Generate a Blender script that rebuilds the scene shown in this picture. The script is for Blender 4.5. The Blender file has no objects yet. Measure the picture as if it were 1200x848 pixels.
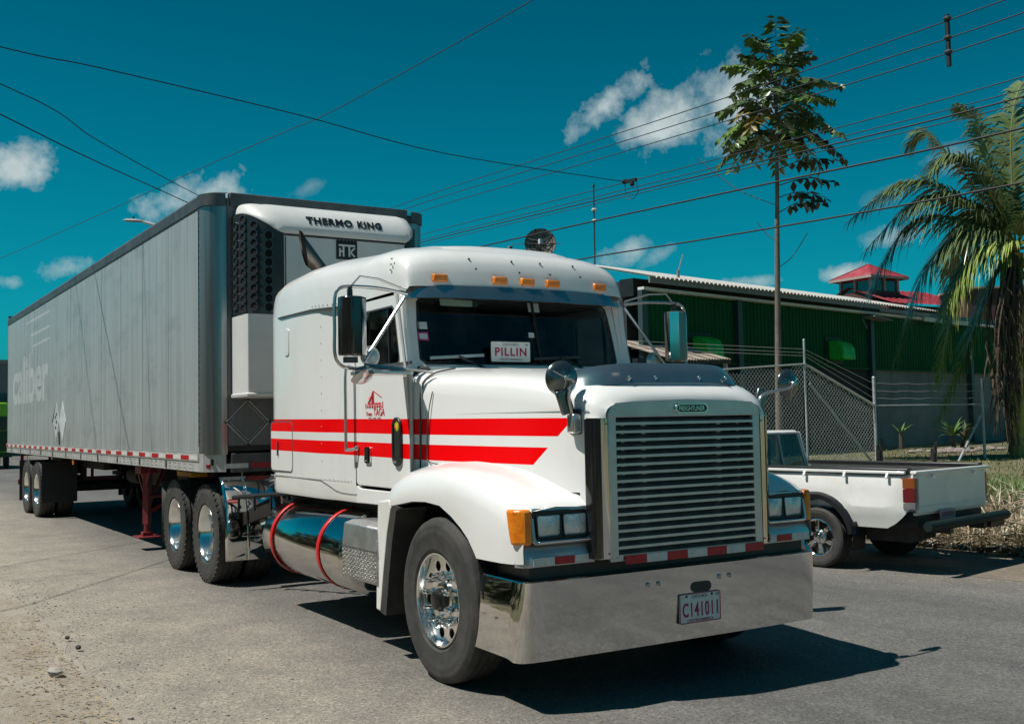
import bpy, bmesh, math, random
from mathutils import Vector, Matrix, noise
R = math.radians
rnd = random.Random(7)
S = bpy.context.scene
COL = S.collection
# ------------------------------------------------------------------ camera
yaw, pit, rol = R(148.6546), R(3.1549), R(-1.1047)
fw = Vector((math.cos(yaw)*math.cos(pit), math.sin(yaw)*math.cos(pit), math.sin(pit)))
rt0 = Vector((math.sin(yaw), -math.cos(yaw), 0)); up0 = rt0.cross(fw)
rt = rt0*math.cos(rol)+up0*math.sin(rol); up = up0*math.cos(rol)-rt0*math.sin(rol)
cd = bpy.data.cameras.new('camera'); cam = bpy.data.objects.new('camera', cd); COL.objects.link(cam)
m3 = Matrix((rt, up, -fw)).transposed()
cam.matrix_world = Matrix.Translation((6.1062, -4.3076, 1.6486)) @ m3.to_4x4()
cd.sensor_width = 36; cd.lens = 1247.85/1200*36; cd.clip_start = .05; cd.clip_end = 3000
S.camera = cam
# ------------------------------------------------------------------ light
KX, KY = .16, .53                      # shadow offset per metre of height
sdir = Vector((KX, KY, -1)).normalized()   # direction sunlight travels
tos = -sdir
SUN_EL = math.asin(tos.z); SUN_AZ = math.atan2(tos.y, tos.x)
sl = bpy.data.lights.new('sun', 'SUN'); sl.energy = 4.7; sl.angle = R(.53); sl.color = (1, .955, .89)
so = bpy.data.objects.new('sun', sl); COL.objects.link(so); so.rotation_euler = sdir.to_track_quat('-Z', 'Y').to_euler()
so.location = (0, 0, 30)
S.view_settings.view_transform = 'Standard'; S.view_settings.look = 'None'
S.view_settings.exposure = .16; S.view_settings.gamma = 1
S.render.engine = 'CYCLES'
S.cycles.max_bounces = 6; S.cycles.diffuse_bounces = 3; S.cycles.glossy_bounces = 4; S.cycles.transparent_max_bounces = 12
W = bpy.data.worlds.new('World'); S.world = W; W.use_nodes = True
wt = W.node_tree; wt.nodes.clear()
class NT:
    """tiny node-tree helper"""
    def __init__(s, t): s.t = t
    def n(s, ty, **k):
        a = s.t.nodes.new(ty)
        for q, v in k.items():
            if q.startswith('i_'):
                a.inputs[int(q[2:])].default_value = v
            else: setattr(a, q, v)
        return a
    def l(s, a, b): s.t.links.new(a, b)
    def math(s, op, a, b=None, c=None, clamp=False):
        m = s.n('ShaderNodeMath', operation=op, use_clamp=clamp)
        for i, v in enumerate((a, b, c)):
            if v is None: continue
            if isinstance(v, (int, float)): m.inputs[i].default_value = v
            else: s.l(v, m.inputs[i])
        return m.outputs[0]
    def vm(s, op, a, b=None):
        m = s.n('ShaderNodeVectorMath', operation=op)
        for i, v in enumerate((a, b)):
            if v is None: continue
            if isinstance(v, (tuple, list, Vector)): m.inputs[i].default_value = tuple(v)
            else: s.l(v, m.inputs[i])
        return m
    def ramp(s, fac, stops, interp='LINEAR'):
        r = s.n('ShaderNodeValToRGB'); r.color_ramp.interpolation = interp
        els = r.color_ramp.elements
        while len(els) < len(stops): els.new(.5)
        for e, (p, c) in zip(els, stops):
            e.position = p; e.color = (c, c, c, 1) if isinstance(c, (int, float)) else (*c[:3], 1)
        s.l(fac, r.inputs[0]); return r.outputs[0]
    def mix(s, fac, a, b, mode='MIX'):
        m = s.n('ShaderNodeMix', data_type='RGBA', blend_type=mode)
        for i, v in ((0, fac), (6, a), (7, b)):
            if isinstance(v, (int, float)): m.inputs[i].default_value = v
            elif isinstance(v, (tuple, list)): m.inputs[i].default_value = (*v[:3], 1)
            else: s.l(v, m.inputs[i])
        return m.outputs[2]
    def noise(s, vec, scale, detail=4, rough=.55, dist=0):
        q = s.n('ShaderNodeTexNoise'); q.inputs['Scale'].default_value = scale
        q.inputs['Detail'].default_value = detail; q.inputs['Roughness'].default_value = rough
        q.inputs['Distortion'].default_value = dist
        if vec is not None: s.l(vec, q.inputs['Vector'])
        return q.outputs[0]
    def mapping(s, vec, scale=(1, 1, 1), loc=(0, 0, 0)):
        m = s.n('ShaderNodeMapping'); m.inputs['Scale'].default_value = scale; m.inputs['Location'].default_value = loc
        s.l(vec, m.inputs['Vector']); return m.outputs[0]
w = NT(wt)
sky = w.n('ShaderNodeTexSky', sky_type='NISHITA', sun_disc=False)
sky.sun_elevation = SUN_EL; sky.sun_rotation = math.pi/2-SUN_AZ
sky.air_density = 1.0; sky.dust_density = .6; sky.ozone_density = 2.0
tc = w.n('ShaderNodeTexCoord')
gen = tc.outputs['Generated']
szz = w.n('ShaderNodeSeparateXYZ'); w.l(gen, szz.inputs[0])
SKYTINT = w.ramp(w.math('MAXIMUM', szz.outputs[2], 0.0), [(0, (.03, .68, .76)), (.10, (.015, .80, .85)), (.20, (.004, .76, .76)), (.36, (.0, .60, .60)), (1, (.0, .52, .53))])
skyc = w.mix(1.0, sky.outputs[0], SKYTINT, 'MULTIPLY')
# small fair-weather clouds at fixed bearings all round the sky
wob = w.noise(gen, 22, 6, .62)
wob2 = w.noise(gen, 60, 4, .6)
clouds = [  # direction, half width, half height (radians), tilt deg, strength
 ((-.9720, .0988, .2178), .038, .020, 12, 1.0), ((-.9480, .245, .2050), .044, .020, 14, 1.0),
 ((-.7672, .5743, .2856), .048, .016, 42, 1.0), ((-.7388, .617, .2659), .058, .026, 18, 1.0),
 ((-.6980, .661, .2830), .060, .038, 15, .95),
 ((-.7800, .6054, .1582), .032, .013, 25, .65), ((-.7628, .6286, .1517), .020, .009, 30, .5),
 ((-.9791, .1493, .1382), .034, .012, 15, .8), ((-.6552, .7449, .1260), .026, .009, 0, .9),
 ((-.6193, .7618, .1901), .030, .012, 20, .16), ((-.6131, .7745, .1554), .026, .010, 5, .5),
 ((-.7165, .6867, .1228), .034, .006, 0, .6), ((-.9141, .3438, .2152), .020, .007, 30, .25),
 ((-.5685, .7937, .2165), .030, .014, 15, .3), ((-.9867, .1033, .1257), .020, .008, 0, .6),
 ((.5, -.75, .43), .14, .05, 5, 1), ((.8, .3, .33), .12, .05, 0, 1), ((.2, .9, .4), .12, .06, 0, .9),  # clouds from here on lie out of view, added for reflections
 ((-.2, -.93, .3), .14, .05, 0, 1), ((.93, -.2, .22), .12, .03, 0, 1), ((-.5, -.8, .2), .12, .03, 0, 1),
 ((.3, .2, .93), .1, .1, 0, .8), ((.62, .75, .2), .12, .03, 0, .9), ((-.25, .95, .18), .1, .03, 0, .9)]
tot = None
for d, a, b, tilt, st in clouds:
    d = Vector(d).normalized(); e = d.cross(Vector((0, 0, 1))).normalized(); u = e.cross(d)
    e2 = e*math.cos(R(tilt))+u*math.sin(R(tilt)); u2 = -e*math.sin(R(tilt))+u*math.cos(R(tilt))
    x = w.math('MULTIPLY', w.vm('DOT_PRODUCT', gen, e2).outputs['Value'], 1/a)
    y = w.math('MULTIPLY', w.vm('DOT_PRODUCT', gen, u2).outputs['Value'], 1/b)
    r2 = w.math('ADD', w.math('MULTIPLY', x, x), w.math('MULTIPLY', y, y))
    fr = w.math('GREATER_THAN', w.vm('DOT_PRODUCT', gen, d).outputs['Value'], 0)
    v = w.math('SUBTRACT', 1.0, w.math('SQRT', r2))
    v = w.math('MAXIMUM', w.math('MULTIPLY', v, fr), -1.5)
    v = w.math('ADD', v, w.math('MULTIPLY', w.math('SUBTRACT', wob, .5), 3.0))
    v = w.math('ADD', v, w.math('MULTIPLY', w.math('SUBTRACT', wob2, .5), 1.0))
    v = w.math('MULTIPLY', w.math('MULTIPLY', v, .95, clamp=True), st)
    v = w.math('MULTIPLY', v, fr)
    tot = v if tot is None else w.math('MAXIMUM', tot, v)
tot = w.math('SMOOTH_MIN', tot, 1.0, .2)
ccol = w.mix(w.noise(gen, 34, 5, .6), (5.0, 6.0, 6.2), (10.5, 11.5, 11.3))
skyf = w.mix(w.math('MULTIPLY', tot, .9), skyc, ccol)
bg = w.n('ShaderNodeBackground'); bg.inputs[1].default_value = .066
out = w.n('ShaderNodeOutputWorld'); w.l(skyf, bg.inputs[0]); w.l(bg.outputs[0], out.inputs[0])

# ------------------------------------------------------------------ materials
MATS = {}
def mat(name, col, rough=.5, metal=0, col2=None, nscale=6, bump=0, bscale=60, coat=0, spec=.5, stretch=(1, 1, 1), emit=None, rvar=0, amt=(.35, .65), dirt=None):
    """Principled material whose colour drifts between col and col2 by noise, with optional fine relief and dusty patches."""
    if name in MATS: return MATS[name]
    m = bpy.data.materials.new(name); m.use_nodes = True; t = NT(m.node_tree); b = m.node_tree.nodes['Principled BSDF']
    co = t.n('ShaderNodeTexCoord').outputs['Object']; vec = t.mapping(co, stretch)
    col2 = col2 or tuple(c*.82 for c in col)
    n1 = t.noise(vec, nscale, 5, .6)
    c = t.mix(t.ramp(n1, [(amt[0], 0), (amt[1], 1)]), col, col2)
    if dirt:
        n2 = t.noise(t.mapping(co, stretch, (3.1, 7.7, 1.3)), dirt[1], 6, .65)
        c = t.mix(t.math('MULTIPLY', t.ramp(n2, [(.48, 0), (.72, 1)]), dirt[2]), c, dirt[0])
    t.l(c, b.inputs['Base Color'])
    b.inputs['Metallic'].default_value = metal; b.inputs['Roughness'].default_value = rough
    b.inputs['Specular IOR Level'].default_value = spec
    if rvar:
        rr = t.math('ADD', t.math('MULTIPLY', t.noise(vec, nscale*2.3, 4, .6), rvar*2), rough-rvar); t.l(rr, b.inputs['Roughness'])
    if coat:
        b.inputs['Coat Weight'].default_value = coat; b.inputs['Coat Roughness'].default_value = .06
    if bump:
        bp = t.n('ShaderNodeBump'); bp.inputs['Strength'].default_value = bump; bp.inputs['Distance'].default_value = .02
        t.l(t.noise(co, bscale, 4, .6), bp.inputs['Height']); t.l(bp.outputs[0], b.inputs['Normal'])
    MATS[name] = m; return m
def setup(name):
    m = bpy.data.materials.new(name); m.use_nodes = True; MATS[name] = m
    t = NT(m.node_tree); b = m.node_tree.nodes['Principled BSDF']; co = t.n('ShaderNodeTexCoord').outputs['Object']
    return m, t, b, co
white = mat('white paint', (.80, .80, .785), .28, coat=.6, col2=(.75, .75, .73), nscale=1.5, bump=.015, bscale=3, dirt=((.58, .54, .46), 2.2, .30))
# striped truck paint: two red bands along the flanks with raked front ends
stripe, t, b, co = setup('white paint with red bands')
sep = t.n('ShaderNodeSeparateXYZ'); t.l(co, sep.inputs[0]); X, Y, Z = sep.outputs
dz = t.math('SUBTRACT', t.math('SUBTRACT', 1.668, t.math('MULTIPLY', X, .0105)), Z)
def band(a, c): return t.math('MULTIPLY', t.math('GREATER_THAN', dz, a), t.math('LESS_THAN', dz, c))
bands = t.math('ADD', band(0, .110), band(.178, .285))
front = t.math('LESS_THAN', X, t.math('SUBTRACT', .90, t.math('MULTIPLY', dz, 1.12)))
side = t.math('GREATER_THAN', t.math('ABSOLUTE', Y), .6)
bm_ = t.math('MULTIPLY', t.math('MULTIPLY', bands, front), side)
wn = t.noise(co, 1.5, 5, .6); wc = t.mix(wn, (.82, .82, .805), (.765, .765, .745))
low = t.math('MULTIPLY', t.ramp(t.noise(t.mapping(co, (1, 1, .35)), 3.2, 6, .65), [(.5, 0), (.75, 1)]), .2)
wc = t.mix(low, wc, (.6, .57, .5))
t.l(t.mix(bm_, wc, (.84, .0012, .003)), b.inputs['Base Color'])
t.l(t.math('SUBTRACT', .6, t.math('MULTIPLY', bm_, .52)), b.inputs['Coat Weight']); t.l(t.math('SUBTRACT', .5, t.math('MULTIPLY', bm_, .35)), b.inputs['Specular IOR Level'])
b.inputs['Roughness'].default_value = .28; b.inputs['Coat Roughness'].default_value = .07
bp = t.n('ShaderNodeBump'); bp.inputs['Strength'].default_value = .02; bp.inputs['Distance'].default_value = .02
t.l(t.noise(co, 2.5, 2, .5), bp.inputs['Height']); t.l(bp.outputs[0], b.inputs['Normal'])
tankm = mat('tank chrome', (.60, .595, .58), .10, 1, col2=(.50, .495, .485), nscale=3, rvar=.03)
bezm = mat('bezel metal', (.52, .53, .53), .22, .55, col2=(.42, .43, .43), nscale=5)
chrome = mat('chrome', (.72, .715, .70), .07, 1, col2=(.72, .72, .71), nscale=3, rvar=.03)
bumperm = mat('polished steel', (.68, .675, .665), .05, 1, col2=(.58, .575, .57), nscale=1.6, rvar=.03, stretch=(1, .35, 2.2), bump=.05, bscale=1.6, dirt=((.46, .44, .42), 5, .3), amt=(.4, .6))
smoked = mat('dull mirror back', (.20, .22, .22), .2, .9, col2=(.14, .155, .155), nscale=6)
chromeb = mat('worn chrome', (.56, .565, .56), .10, .93, col2=(.46, .465, .46), nscale=4, rvar=.04)
tubem = mat('bright tube', (.60, .60, .59), .22, .8, col2=(.50, .50, .49), nscale=6)
alu = mat('polished aluminium', (.86, .86, .85), .16, 1, col2=(.72, .72, .7), nscale=5, rvar=.05)
dullalu = mat('dull aluminium', (.56, .57, .57), .42, 1, col2=(.42, .43, .43), nscale=5, rvar=.08)
slatm = mat('silver slat', (.60, .61, .61), .34, .85, col2=(.5, .51, .51), nscale=8)
plate_al = mat('tread plate', (.62, .62, .61), .38, .9, col2=(.45, .45, .44), nscale=7, bump=.5, bscale=45)
black = mat('black plastic', (.012, .013, .014), .4, col2=(.02, .021, .022))
gasket = mat('grey gasket', (.07, .075, .08), .6)
frame_m = mat('grimy chassis', (.018, .017, .016), .75, col2=(.04, .036, .03), nscale=9)
rubber = mat('tyre rubber', (.026, .026, .026), .72, col2=(.052, .050, .046), nscale=7, bump=.15, bscale=50, dirt=((.12, .11, .095), 4, .35))
redp = mat('red strap', (.70, .004, .006), .4, col2=(.48, .012, .012))
maroon = mat('maroon paint', (.22, .02, .03), .5, col2=(.14, .02, .025), nscale=9)
tape_r = mat('red reflector', (.50, .012, .02), .3, col2=(.36, .01, .02), nscale=30)
tape_w = mat('white reflector', (.68, .68, .66), .35, col2=(.55, .55, .53), nscale=20)
amber = mat('amber lens', (.85, .27, .015), .15, col2=(.70, .17, .01), nscale=14, coat=.5, bump=.25, bscale=40)
redlens = mat('red lens', (.26, .006, .010), .15, col2=(.18, .005, .008), coat=.5, bump=.2, bscale=60)
lens = mat('headlamp glass', (.86, .87, .86), .22, .45, col2=(.46, .49, .50), nscale=7, coat=.3, bump=.5, bscale=26)
redprint = mat('red print', (.60, .02, .03), .5); blackprint = mat('black print', (.015, .017, .02), .45)
plum = mat('maroon print', (.40, .012, .085), .5); whiteprint = mat('pale print', (.62, .66, .65), .6)
platem = mat('number plate sheet', (.72, .73, .70), .4, col2=(.62, .63, .6), nscale=20)
interior = mat('cab interior', (.05, .052, .055), .8, col2=(.07, .07, .072))
seatm = mat('seat cloth', (.14, .135, .13), .9)
yellow = mat('yellow paint', (.78, .43, .01), .5, col2=(.6, .32, .01))
steelgrey = mat('galvanised steel', (.56, .57, .57), .5, .35, col2=(.44, .45, .45), nscale=8)
wood_d = mat('dark timber', (.05, .042, .035), .9, col2=(.09, .08, .07), nscale=9, stretch=(6, 6, 1))
def glass(name, tint, ior=1.5, rough=.02):
    m = bpy.data.materials.new(name); m.use_nodes = True; t = NT(m.node_tree); m.node_tree.nodes.clear()
    tr = t.n('ShaderNodeBsdfTransparent'); tr.inputs[0].default_value = (*tint, 1)
    gl = t.n('ShaderNodeBsdfGlossy'); gl.inputs['Roughness'].default_value = rough
    lw = t.n('ShaderNodeLayerWeight'); r0 = ((ior-1)/(ior+1))**2
    co = t.n('ShaderNodeTexCoord').outputs['Object']
    dust = t.ramp(t.noise(co, 4, 6, .65), [(.45, 0), (.8, 1)])
    df = t.n('ShaderNodeBsdfDiffuse'); df.inputs[0].default_value = (.35, .34, .31, 1)
    mx = t.n('ShaderNodeMixShader'); t.l(t.math('ADD', t.math('MULTIPLY', t.math('POWER', lw.outputs['Facing'], 5.0), 1-r0), r0), mx.inputs[0]); t.l(tr.outputs[0], mx.inputs[1]); t.l(gl.outputs[0], mx.inputs[2])
    m2 = t.n('ShaderNodeMixShader'); t.l(t.math('MULTIPLY', dust, .07), m2.inputs[0]); t.l(mx.outputs[0], m2.inputs[1]); t.l(df.outputs[0], m2.inputs[2])
    o = t.n('ShaderNodeOutputMaterial'); t.l(m2.outputs[0], o.inputs[0]); MATS[name] = m; return m
tint = glass('tinted glass', (.34, .42, .43), 1.6, .05); clearg = glass('clear glass', (.55, .6, .6))
# ------------------------------------------------------------------ mesh builder
class B:
    def __init__(s): s.m = bmesh.new(); s.idx = 0
    def face(s, vs):
        try:
            f = s.m.faces.new(vs); f.material_index = s.idx; return f
        except ValueError: return None
    def box(s, c, d, rot=None):
        c = Vector(c); h = Vector(d)/2; vs = []
        for x in (-1, 1):
            for y in (-1, 1):
                for z in (-1, 1):
                    p = Vector((x*h.x, y*h.y, z*h.z)); p = rot @ p if rot else p
                    vs.append(s.m.verts.new(c+p))
        for f in ((0, 1, 3, 2), (4, 6, 7, 5), (0, 4, 5, 1), (2, 3, 7, 6), (0, 2, 6, 4), (1, 5, 7, 3)): s.face([vs[i] for i in f])
        return s
    def bar(s, a, b, wd, th, upv=(0, 0, 1)):
        a, b = Vector(a), Vector(b); d = b-a; l = d.length; d.normalize(); u = Vector(upv)
        if abs(d.dot(u)) > .98: u = Vector((1, 0, 0))
        x = d; y = u.cross(x).normalized(); z = x.cross(y)
        s.box((a+b)/2, (l, wd, th), Matrix((x, y, z)).transposed()); return s
    def tube(s, pts, r, n=8, cap=True, closed=False):
        pts = [Vector(p) for p in pts]; k = len(pts); rs = r if isinstance(r, (list, tuple)) else [r]*k
        rings = []; pu = None
        for i, p in enumerate(pts):
            a = pts[i-1] if (i or closed) else p; c = pts[(i+1) % k] if (i < k-1 or closed) else p
            d = (c-a).normalized()
            if pu is None:
                u = Vector((0, 0, 1)) if abs(d.z) < .9 else Vector((1, 0, 0))
            else: u = pu
            x = u.cross(d).normalized(); u = d.cross(x).normalized(); pu = u
            rings.append([s.m.verts.new(p+rs[i]*(x*math.cos(t)+u*math.sin(t))) for t in (2*math.pi*j/n for j in range(n))])
        s.skin(rings, True, closed)
        if cap and not closed:
            s.face(rings[0][::-1]); s.face(rings[-1])
        return s
    def skin(s, rings, ring_closed=True, closed=False):
        k = len(rings)
        for i in range(k if closed else k-1):
            a, b = rings[i], rings[(i+1) % k]; n = len(a)
            for j in range(n if ring_closed else n-1):
                s.face([a[j], a[(j+1) % n], b[(j+1) % n], b[j]])
    def loft(s, rings, ring_closed=True, caps=(False, False), closed=False):
        rv = [[s.m.verts.new(Vector(p)) for p in r] for r in rings]
        s.skin(rv, ring_closed, closed)
        if caps[0]: s.face(rv[0][::-1])
        if caps[1]: s.face(rv[-1])
        return s
    def lathe(s, prof, c=(0, 0, 0), axis=(0, 1, 0), n=32, caps=False):
        ax = Vector(axis).normalized(); u = Vector((0, 0, 1)) if abs(ax.z) < .9 else Vector((1, 0, 0))
        x = u.cross(ax).normalized(); u = ax.cross(x); c = Vector(c)
        rings = [[c+ax*h+r*(x*math.cos(t)+u*math.sin(t)) for t in (2*math.pi*j/n for j in range(n))] for r, h in prof]
        s.loft(rings, True, (caps, caps)); return s
    def prism(s, poly, axis, a, b):
        def P(p, h):
            if axis == 'x': return (h, p[0], p[1])
            if axis == 'y': return (p[0], h, p[1])
            return (p[0], p[1], h)
        A = [s.m.verts.new(P(p, a)) for p in poly]; Bv = [s.m.verts.new(P(p, b)) for p in poly]; n = len(poly)
        s.face(A[::-1]); s.face(Bv)
        for i in range(n): s.face([A[i], A[(i+1) % n], Bv[(i+1) % n], Bv[i]])
        return s
    def plate(s, outer, inner, f, th):
        """ring between two equal-count outlines; f maps 2D->3D, th = 3D thickness vector"""
        th = Vector(th); rings = [[Vector(f(*p)) for p in inner], [Vector(f(*p)) for p in outer]]
        rings = [rings[0], rings[1], [p+th for p in rings[1]], [p+th for p in rings[0]]]
        s.loft(rings, True, closed=True); return s
    def ball(s, c, r, n=10, sc=(1, 1, 1)):
        c = Vector(c); rings = []
        for i in range(1, n//2+1):
            a = math.pi*i/(n//2+1)
            rings.append([c+Vector((r*sc[0]*math.sin(a)*math.cos(2*math.pi*j/n), r*sc[1]*math.sin(a)*math.sin(2*math.pi*j/n), r*sc[2]*math.cos(a))) for j in range(n)])
        s.loft(rings, True, (True, True)); return s
    def quad(s, a, b, c, d): s.face([s.m.verts.new(Vector(p)) for p in (a, b, c, d)]); return s
    def mesh(s, name, mats, smooth=35):
        bmesh.ops.recalc_face_normals(s.m, faces=s.m.faces)
        me = bpy.data.meshes.new(name); s.m.to_mesh(me); s.m.free()
        for mm in (mats if isinstance(mats, (list, tuple)) else [mats]): me.materials.append(mm)
        if smooth:
            for p in me.polygons: p.use_smooth = True
            me.set_sharp_from_angle(angle=R(smooth))
        return me
    def obj(s, name, mats, parent=None, bevel=0, smooth=35, seg=2):
        me = s.mesh(name, mats, smooth); return place(name, me, parent, bevel=bevel, seg=seg)
def place(name, me, parent=None, loc=(0, 0, 0), rot=None, bevel=0, seg=2):
    o = bpy.data.objects.new(name, me); COL.objects.link(o); o.location = loc
    if rot is not None: o.rotation_euler = rot
    if parent: o.parent = parent
    if bevel:
        md = o.modifiers.new('bevel', 'BEVEL'); md.width = bevel; md.segments = seg; md.limit_method = 'ANGLE'; md.angle_limit = R(40)
        md.harden_normals = False
    return o
def tag(o, label=None, cat=None, group=None, kind=None):
    for k, v in (('label', label), ('category', cat), ('group', group), ('kind', kind)):
        if v: o[k] = v
    return o
def thing(name, label, cat, loc=(0, 0, 0), rz=0, group=None):
    o = bpy.data.objects.new(name, None); COL.objects.link(o); o.location = loc; o.rotation_euler = (0, 0, rz); o.empty_display_size = .3
    return tag(o, label, cat, group)
def copy_tree(o, parent=None):
    c = o.copy(); COL.objects.link(c)
    if parent: c.parent = parent
    for ch in list(o.children): copy_tree(ch, c)
    return c
def catmull(pts, k=6, closed=False):
    P = [Vector(p) for p in pts]; out = []; n = len(P)
    for i in range(n if closed else n-1):
        a, b, c, d = (P[(i-1) % n] if closed or i else P[0]*2-P[1]), P[i], P[(i+1) % n], (P[(i+2) % n] if closed or i+2 < n else P[-1]*2-P[-2])
        for j in range(k):
            t = j/k; out.append(.5*((2*b)+(c-a)*t+(2*a-5*b+4*c-d)*t*t+(3*b-a-3*c+d)*t**3))
    if not closed: out.append(P[-1])
    return out
def rrect(x0, x1, y0, y1, r, k=4):
    o = []
    for cx, cy, a in ((x1-r, y1-r, 0), (x0+r, y1-r, 90), (x0+r, y0+r, 180), (x1-r, y0+r, 270)):
        for j in range(k+1):
            t = R(a+90*j/k); o.append((cx+r*math.cos(t), cy+r*math.sin(t)))
    return o
def lerp(tab, x):
    """piecewise linear table lookup, smoothed"""
    if x <= tab[0][0]: return tab[0][1]
    for (a, b), (c, d) in zip(tab, tab[1:]):
        if x <= c:
            t = (x-a)/(c-a); return b+(d-b)*t
    return tab[-1][1]
def text(s, width, height, origin, right, upv, m, parent=None, depth=.002, bold=0, shear=0, name='lettering', space=1.0):
    cu = bpy.data.curves.new(name, 'FONT'); cu.body = s; cu.align_x = 'CENTER'; cu.align_y = 'CENTER'; cu.offset = bold; cu.extrude = .02; cu.shear = shear; cu.space_character = space
    cu.resolution_u = 3
    tmp = bpy.data.objects.new(name, cu); COL.objects.link(tmp)
    dg = bpy.context.evaluated_depsgraph_get(); me = bpy.data.meshes.new_from_object(tmp.evaluated_get(dg))
    bpy.data.objects.remove(tmp); bpy.data.curves.remove(cu)
    xs = [v.co.x for v in me.vertices]; ys = [v.co.y for v in me.vertices]
    cx, cy = (max(xs)+min(xs))/2, (max(ys)+min(ys))/2; sx = width/(max(xs)-min(xs)); sy = height/(max(ys)-min(ys))
    r, u = Vector(right).normalized(), Vector(upv).normalized(); nrm = r.cross(u)
    for v in me.vertices:
        v.co = Vector(origin)+r*((v.co.x-cx)*sx)+u*((v.co.y-cy)*sy)+nrm*((v.co.z/.02)*depth)
    me.materials.clear(); me.materials.append(m); me.name = name
    o = place(name, me, parent)
    if len(s) == 2: o['kind'] = 'stuff'
    return o
# ================================================================== ground
VR0, VR1, BH = 6.75, 8.4, .45        # right verge: start of the bank, end, height
def ground_h(x, y):
    t = min(1, max(0, (y-VR0-.15*noise.noise((x*.6, 3, 0)))/(VR1-VR0))); t = t*t*(3-2*t)
    h = BH*t+.05*noise.noise((x*.45, y*.45, 5))*t
    t2 = min(1, max(0, (-2.95-y-.25*noise.noise((x*.9, 1, 2)))/1.6)); return h+t2*(.10+.06*noise.noise((x*1.3, y*1.3, 9)))
asph, t, b_, co = setup('worn asphalt')
sp = t.noise(co, 46, 4, .75); vo = t.n('ShaderNodeTexVoronoi'); vo.inputs['Scale'].default_value = 52; t.l(co, vo.inputs['Vector'])
big = t.noise(t.mapping(co, (.22, .8, 1)), 1.1, 6, .62); med = t.noise(co, 2.6, 6, .65)
c = t.mix(t.ramp(big, [(.35, 0), (.65, 1)]), (.098, .096, .094), (.150, .146, .139))
c = t.mix(t.math('MULTIPLY', t.ramp(med, [(.45, 0), (.7, 1)]), .5), c, (.080, .079, .078))

ys = t.n('ShaderNodeSeparateXYZ'); t.l(co, ys.inputs[0])
# dust swept to both edges of the carriageway, wheel paths darker between
ed = t.math('ADD', t.ramp(t.math('MULTIPLY', t.math('ADD', ys.outputs[1], 3.2), .34), [(0, 1), (.45, .75), (1, 0)]), t.ramp(t.math('MULTIPLY', t.math('SUBTRACT', ys.outputs[1], 4.1), .5), [(0, 0), (.55, .45), (1, 1)]))
dn = t.math('MULTIPLY', ed, t.math('ADD', t.math('MULTIPLY', t.noise(co, 1.7, 6, .65), 1.5), -.05), clamp=True)
c = t.mix(t.math('MULTIPLY', dn, .88), c, (.345, .305, .245))
c = t.mix(t.math('MULTIPLY', t.ramp(vo.outputs['Color'], [(.45, 0), (.95, 1)]), .7), c, t.mix(1, c, (1.8, 1.78, 1.7), 'MULTIPLY'))
c = t.mix(t.math('MULTIPLY', t.ramp(sp, [(.53, 0), (.62, 1)]), .85), c, t.mix(1, c, (.30, .29, .28), 'MULTIPLY'))
c = t.mix(t.math('MULTIPLY', t.ramp(t.noise(co, 28, 3, .7), [(.62, 0), (.70, 1)]), .6), c, t.mix(1, c, (.45, .44, .43), 'MULTIPLY'))
cr = t.n('ShaderNodeTexVoronoi', feature='DISTANCE_TO_EDGE'); cr.inputs['Scale'].default_value = .42
nz = t.n('ShaderNodeTexNoise'); nz.inputs['Scale'].default_value = 1.6; nz.inputs['Detail'].default_value = 6; t.l(co, nz.inputs['Vector'])
sc_ = t.vm('SCALE', nz.outputs['Color']); sc_.inputs['Scale'].default_value = .9; t.l(t.vm('ADD', co, sc_.outputs[0]).outputs[0], cr.inputs['Vector'])
ck = t.math('MULTIPLY', t.math('LESS_THAN', cr.outputs['Distance'], .006), t.ramp(t.noise(co, .35, 3, .5), [(.60, 0), (.70, 1)]))
c = t.mix(t.math('MULTIPLY', ck, .4), c, (.03, .029, .028))
# oil and tyre polish down the two wheel tracks
for yc in (-.95, .95, 3.6):
    tr = t.math('SUBTRACT', 1.0, t.math('MULTIPLY', t.math('ABSOLUTE', t.math('SUBTRACT', ys.outputs[1], yc)), 1.7), clamp=True)
    c = t.mix(t.math('MULTIPLY', t.math('MULTIPLY', tr, t.noise(t.mapping(co, (.3, 1.2, 1)), 1.4, 5, .6)), .55), c, (.060, .059, .058))
t.l(c, b_.inputs['Base Color']); b_.inputs['Roughness'].default_value = .85; b_.inputs['Specular IOR Level'].default_value = .3
bp = t.n('ShaderNodeBump'); bp.inputs['Strength'].default_value = .45; bp.inputs['Distance'].default_value = .012
t.l(t.math('ADD', sp, vo.outputs['Distance']), bp.inputs['Height']); t.l(bp.outputs[0], b_.inputs['Normal'])
soil, t, b_, co = setup('earth and grass')
c = t.mix(t.ramp(t.noise(co, 1.3, 7, .65), [(.40, 0), (.60, 1)]), (.17, .135, .085), (.075, .095, .032))
c = t.mix(t.ramp(t.noise(co, 9, 5, .7), [(.45, 0), (.7, 1)]), c, (.21, .18, .11)); t.l(c, b_.inputs['Base Color']); b_.inputs['Roughness'].default_value = .95
bp = t.n('ShaderNodeBump'); bp.inputs['Strength'].default_value = .8; bp.inputs['Distance'].default_value = .05; t.l(t.noise(co, 14, 6, .7), bp.inputs['Height']); t.l(bp.outputs[0], b_.inputs['Normal'])
dirtm, t, b_, co = setup('dry dirt')
c = t.mix(t.ramp(t.noise(co, 2.2, 7, .66), [(.36, 0), (.64, 1)]), (.30, .255, .20), (.40, .36, .305))
c = t.mix(t.math('MULTIPLY', t.ramp(t.noise(co, 40, 4, .7), [(.5, 0), (.7, 1)]), .6), c, (.16, .12, .085)); t.l(c, b_.inputs['Base Color']); b_.inputs['Roughness'].default_value = .95
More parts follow.
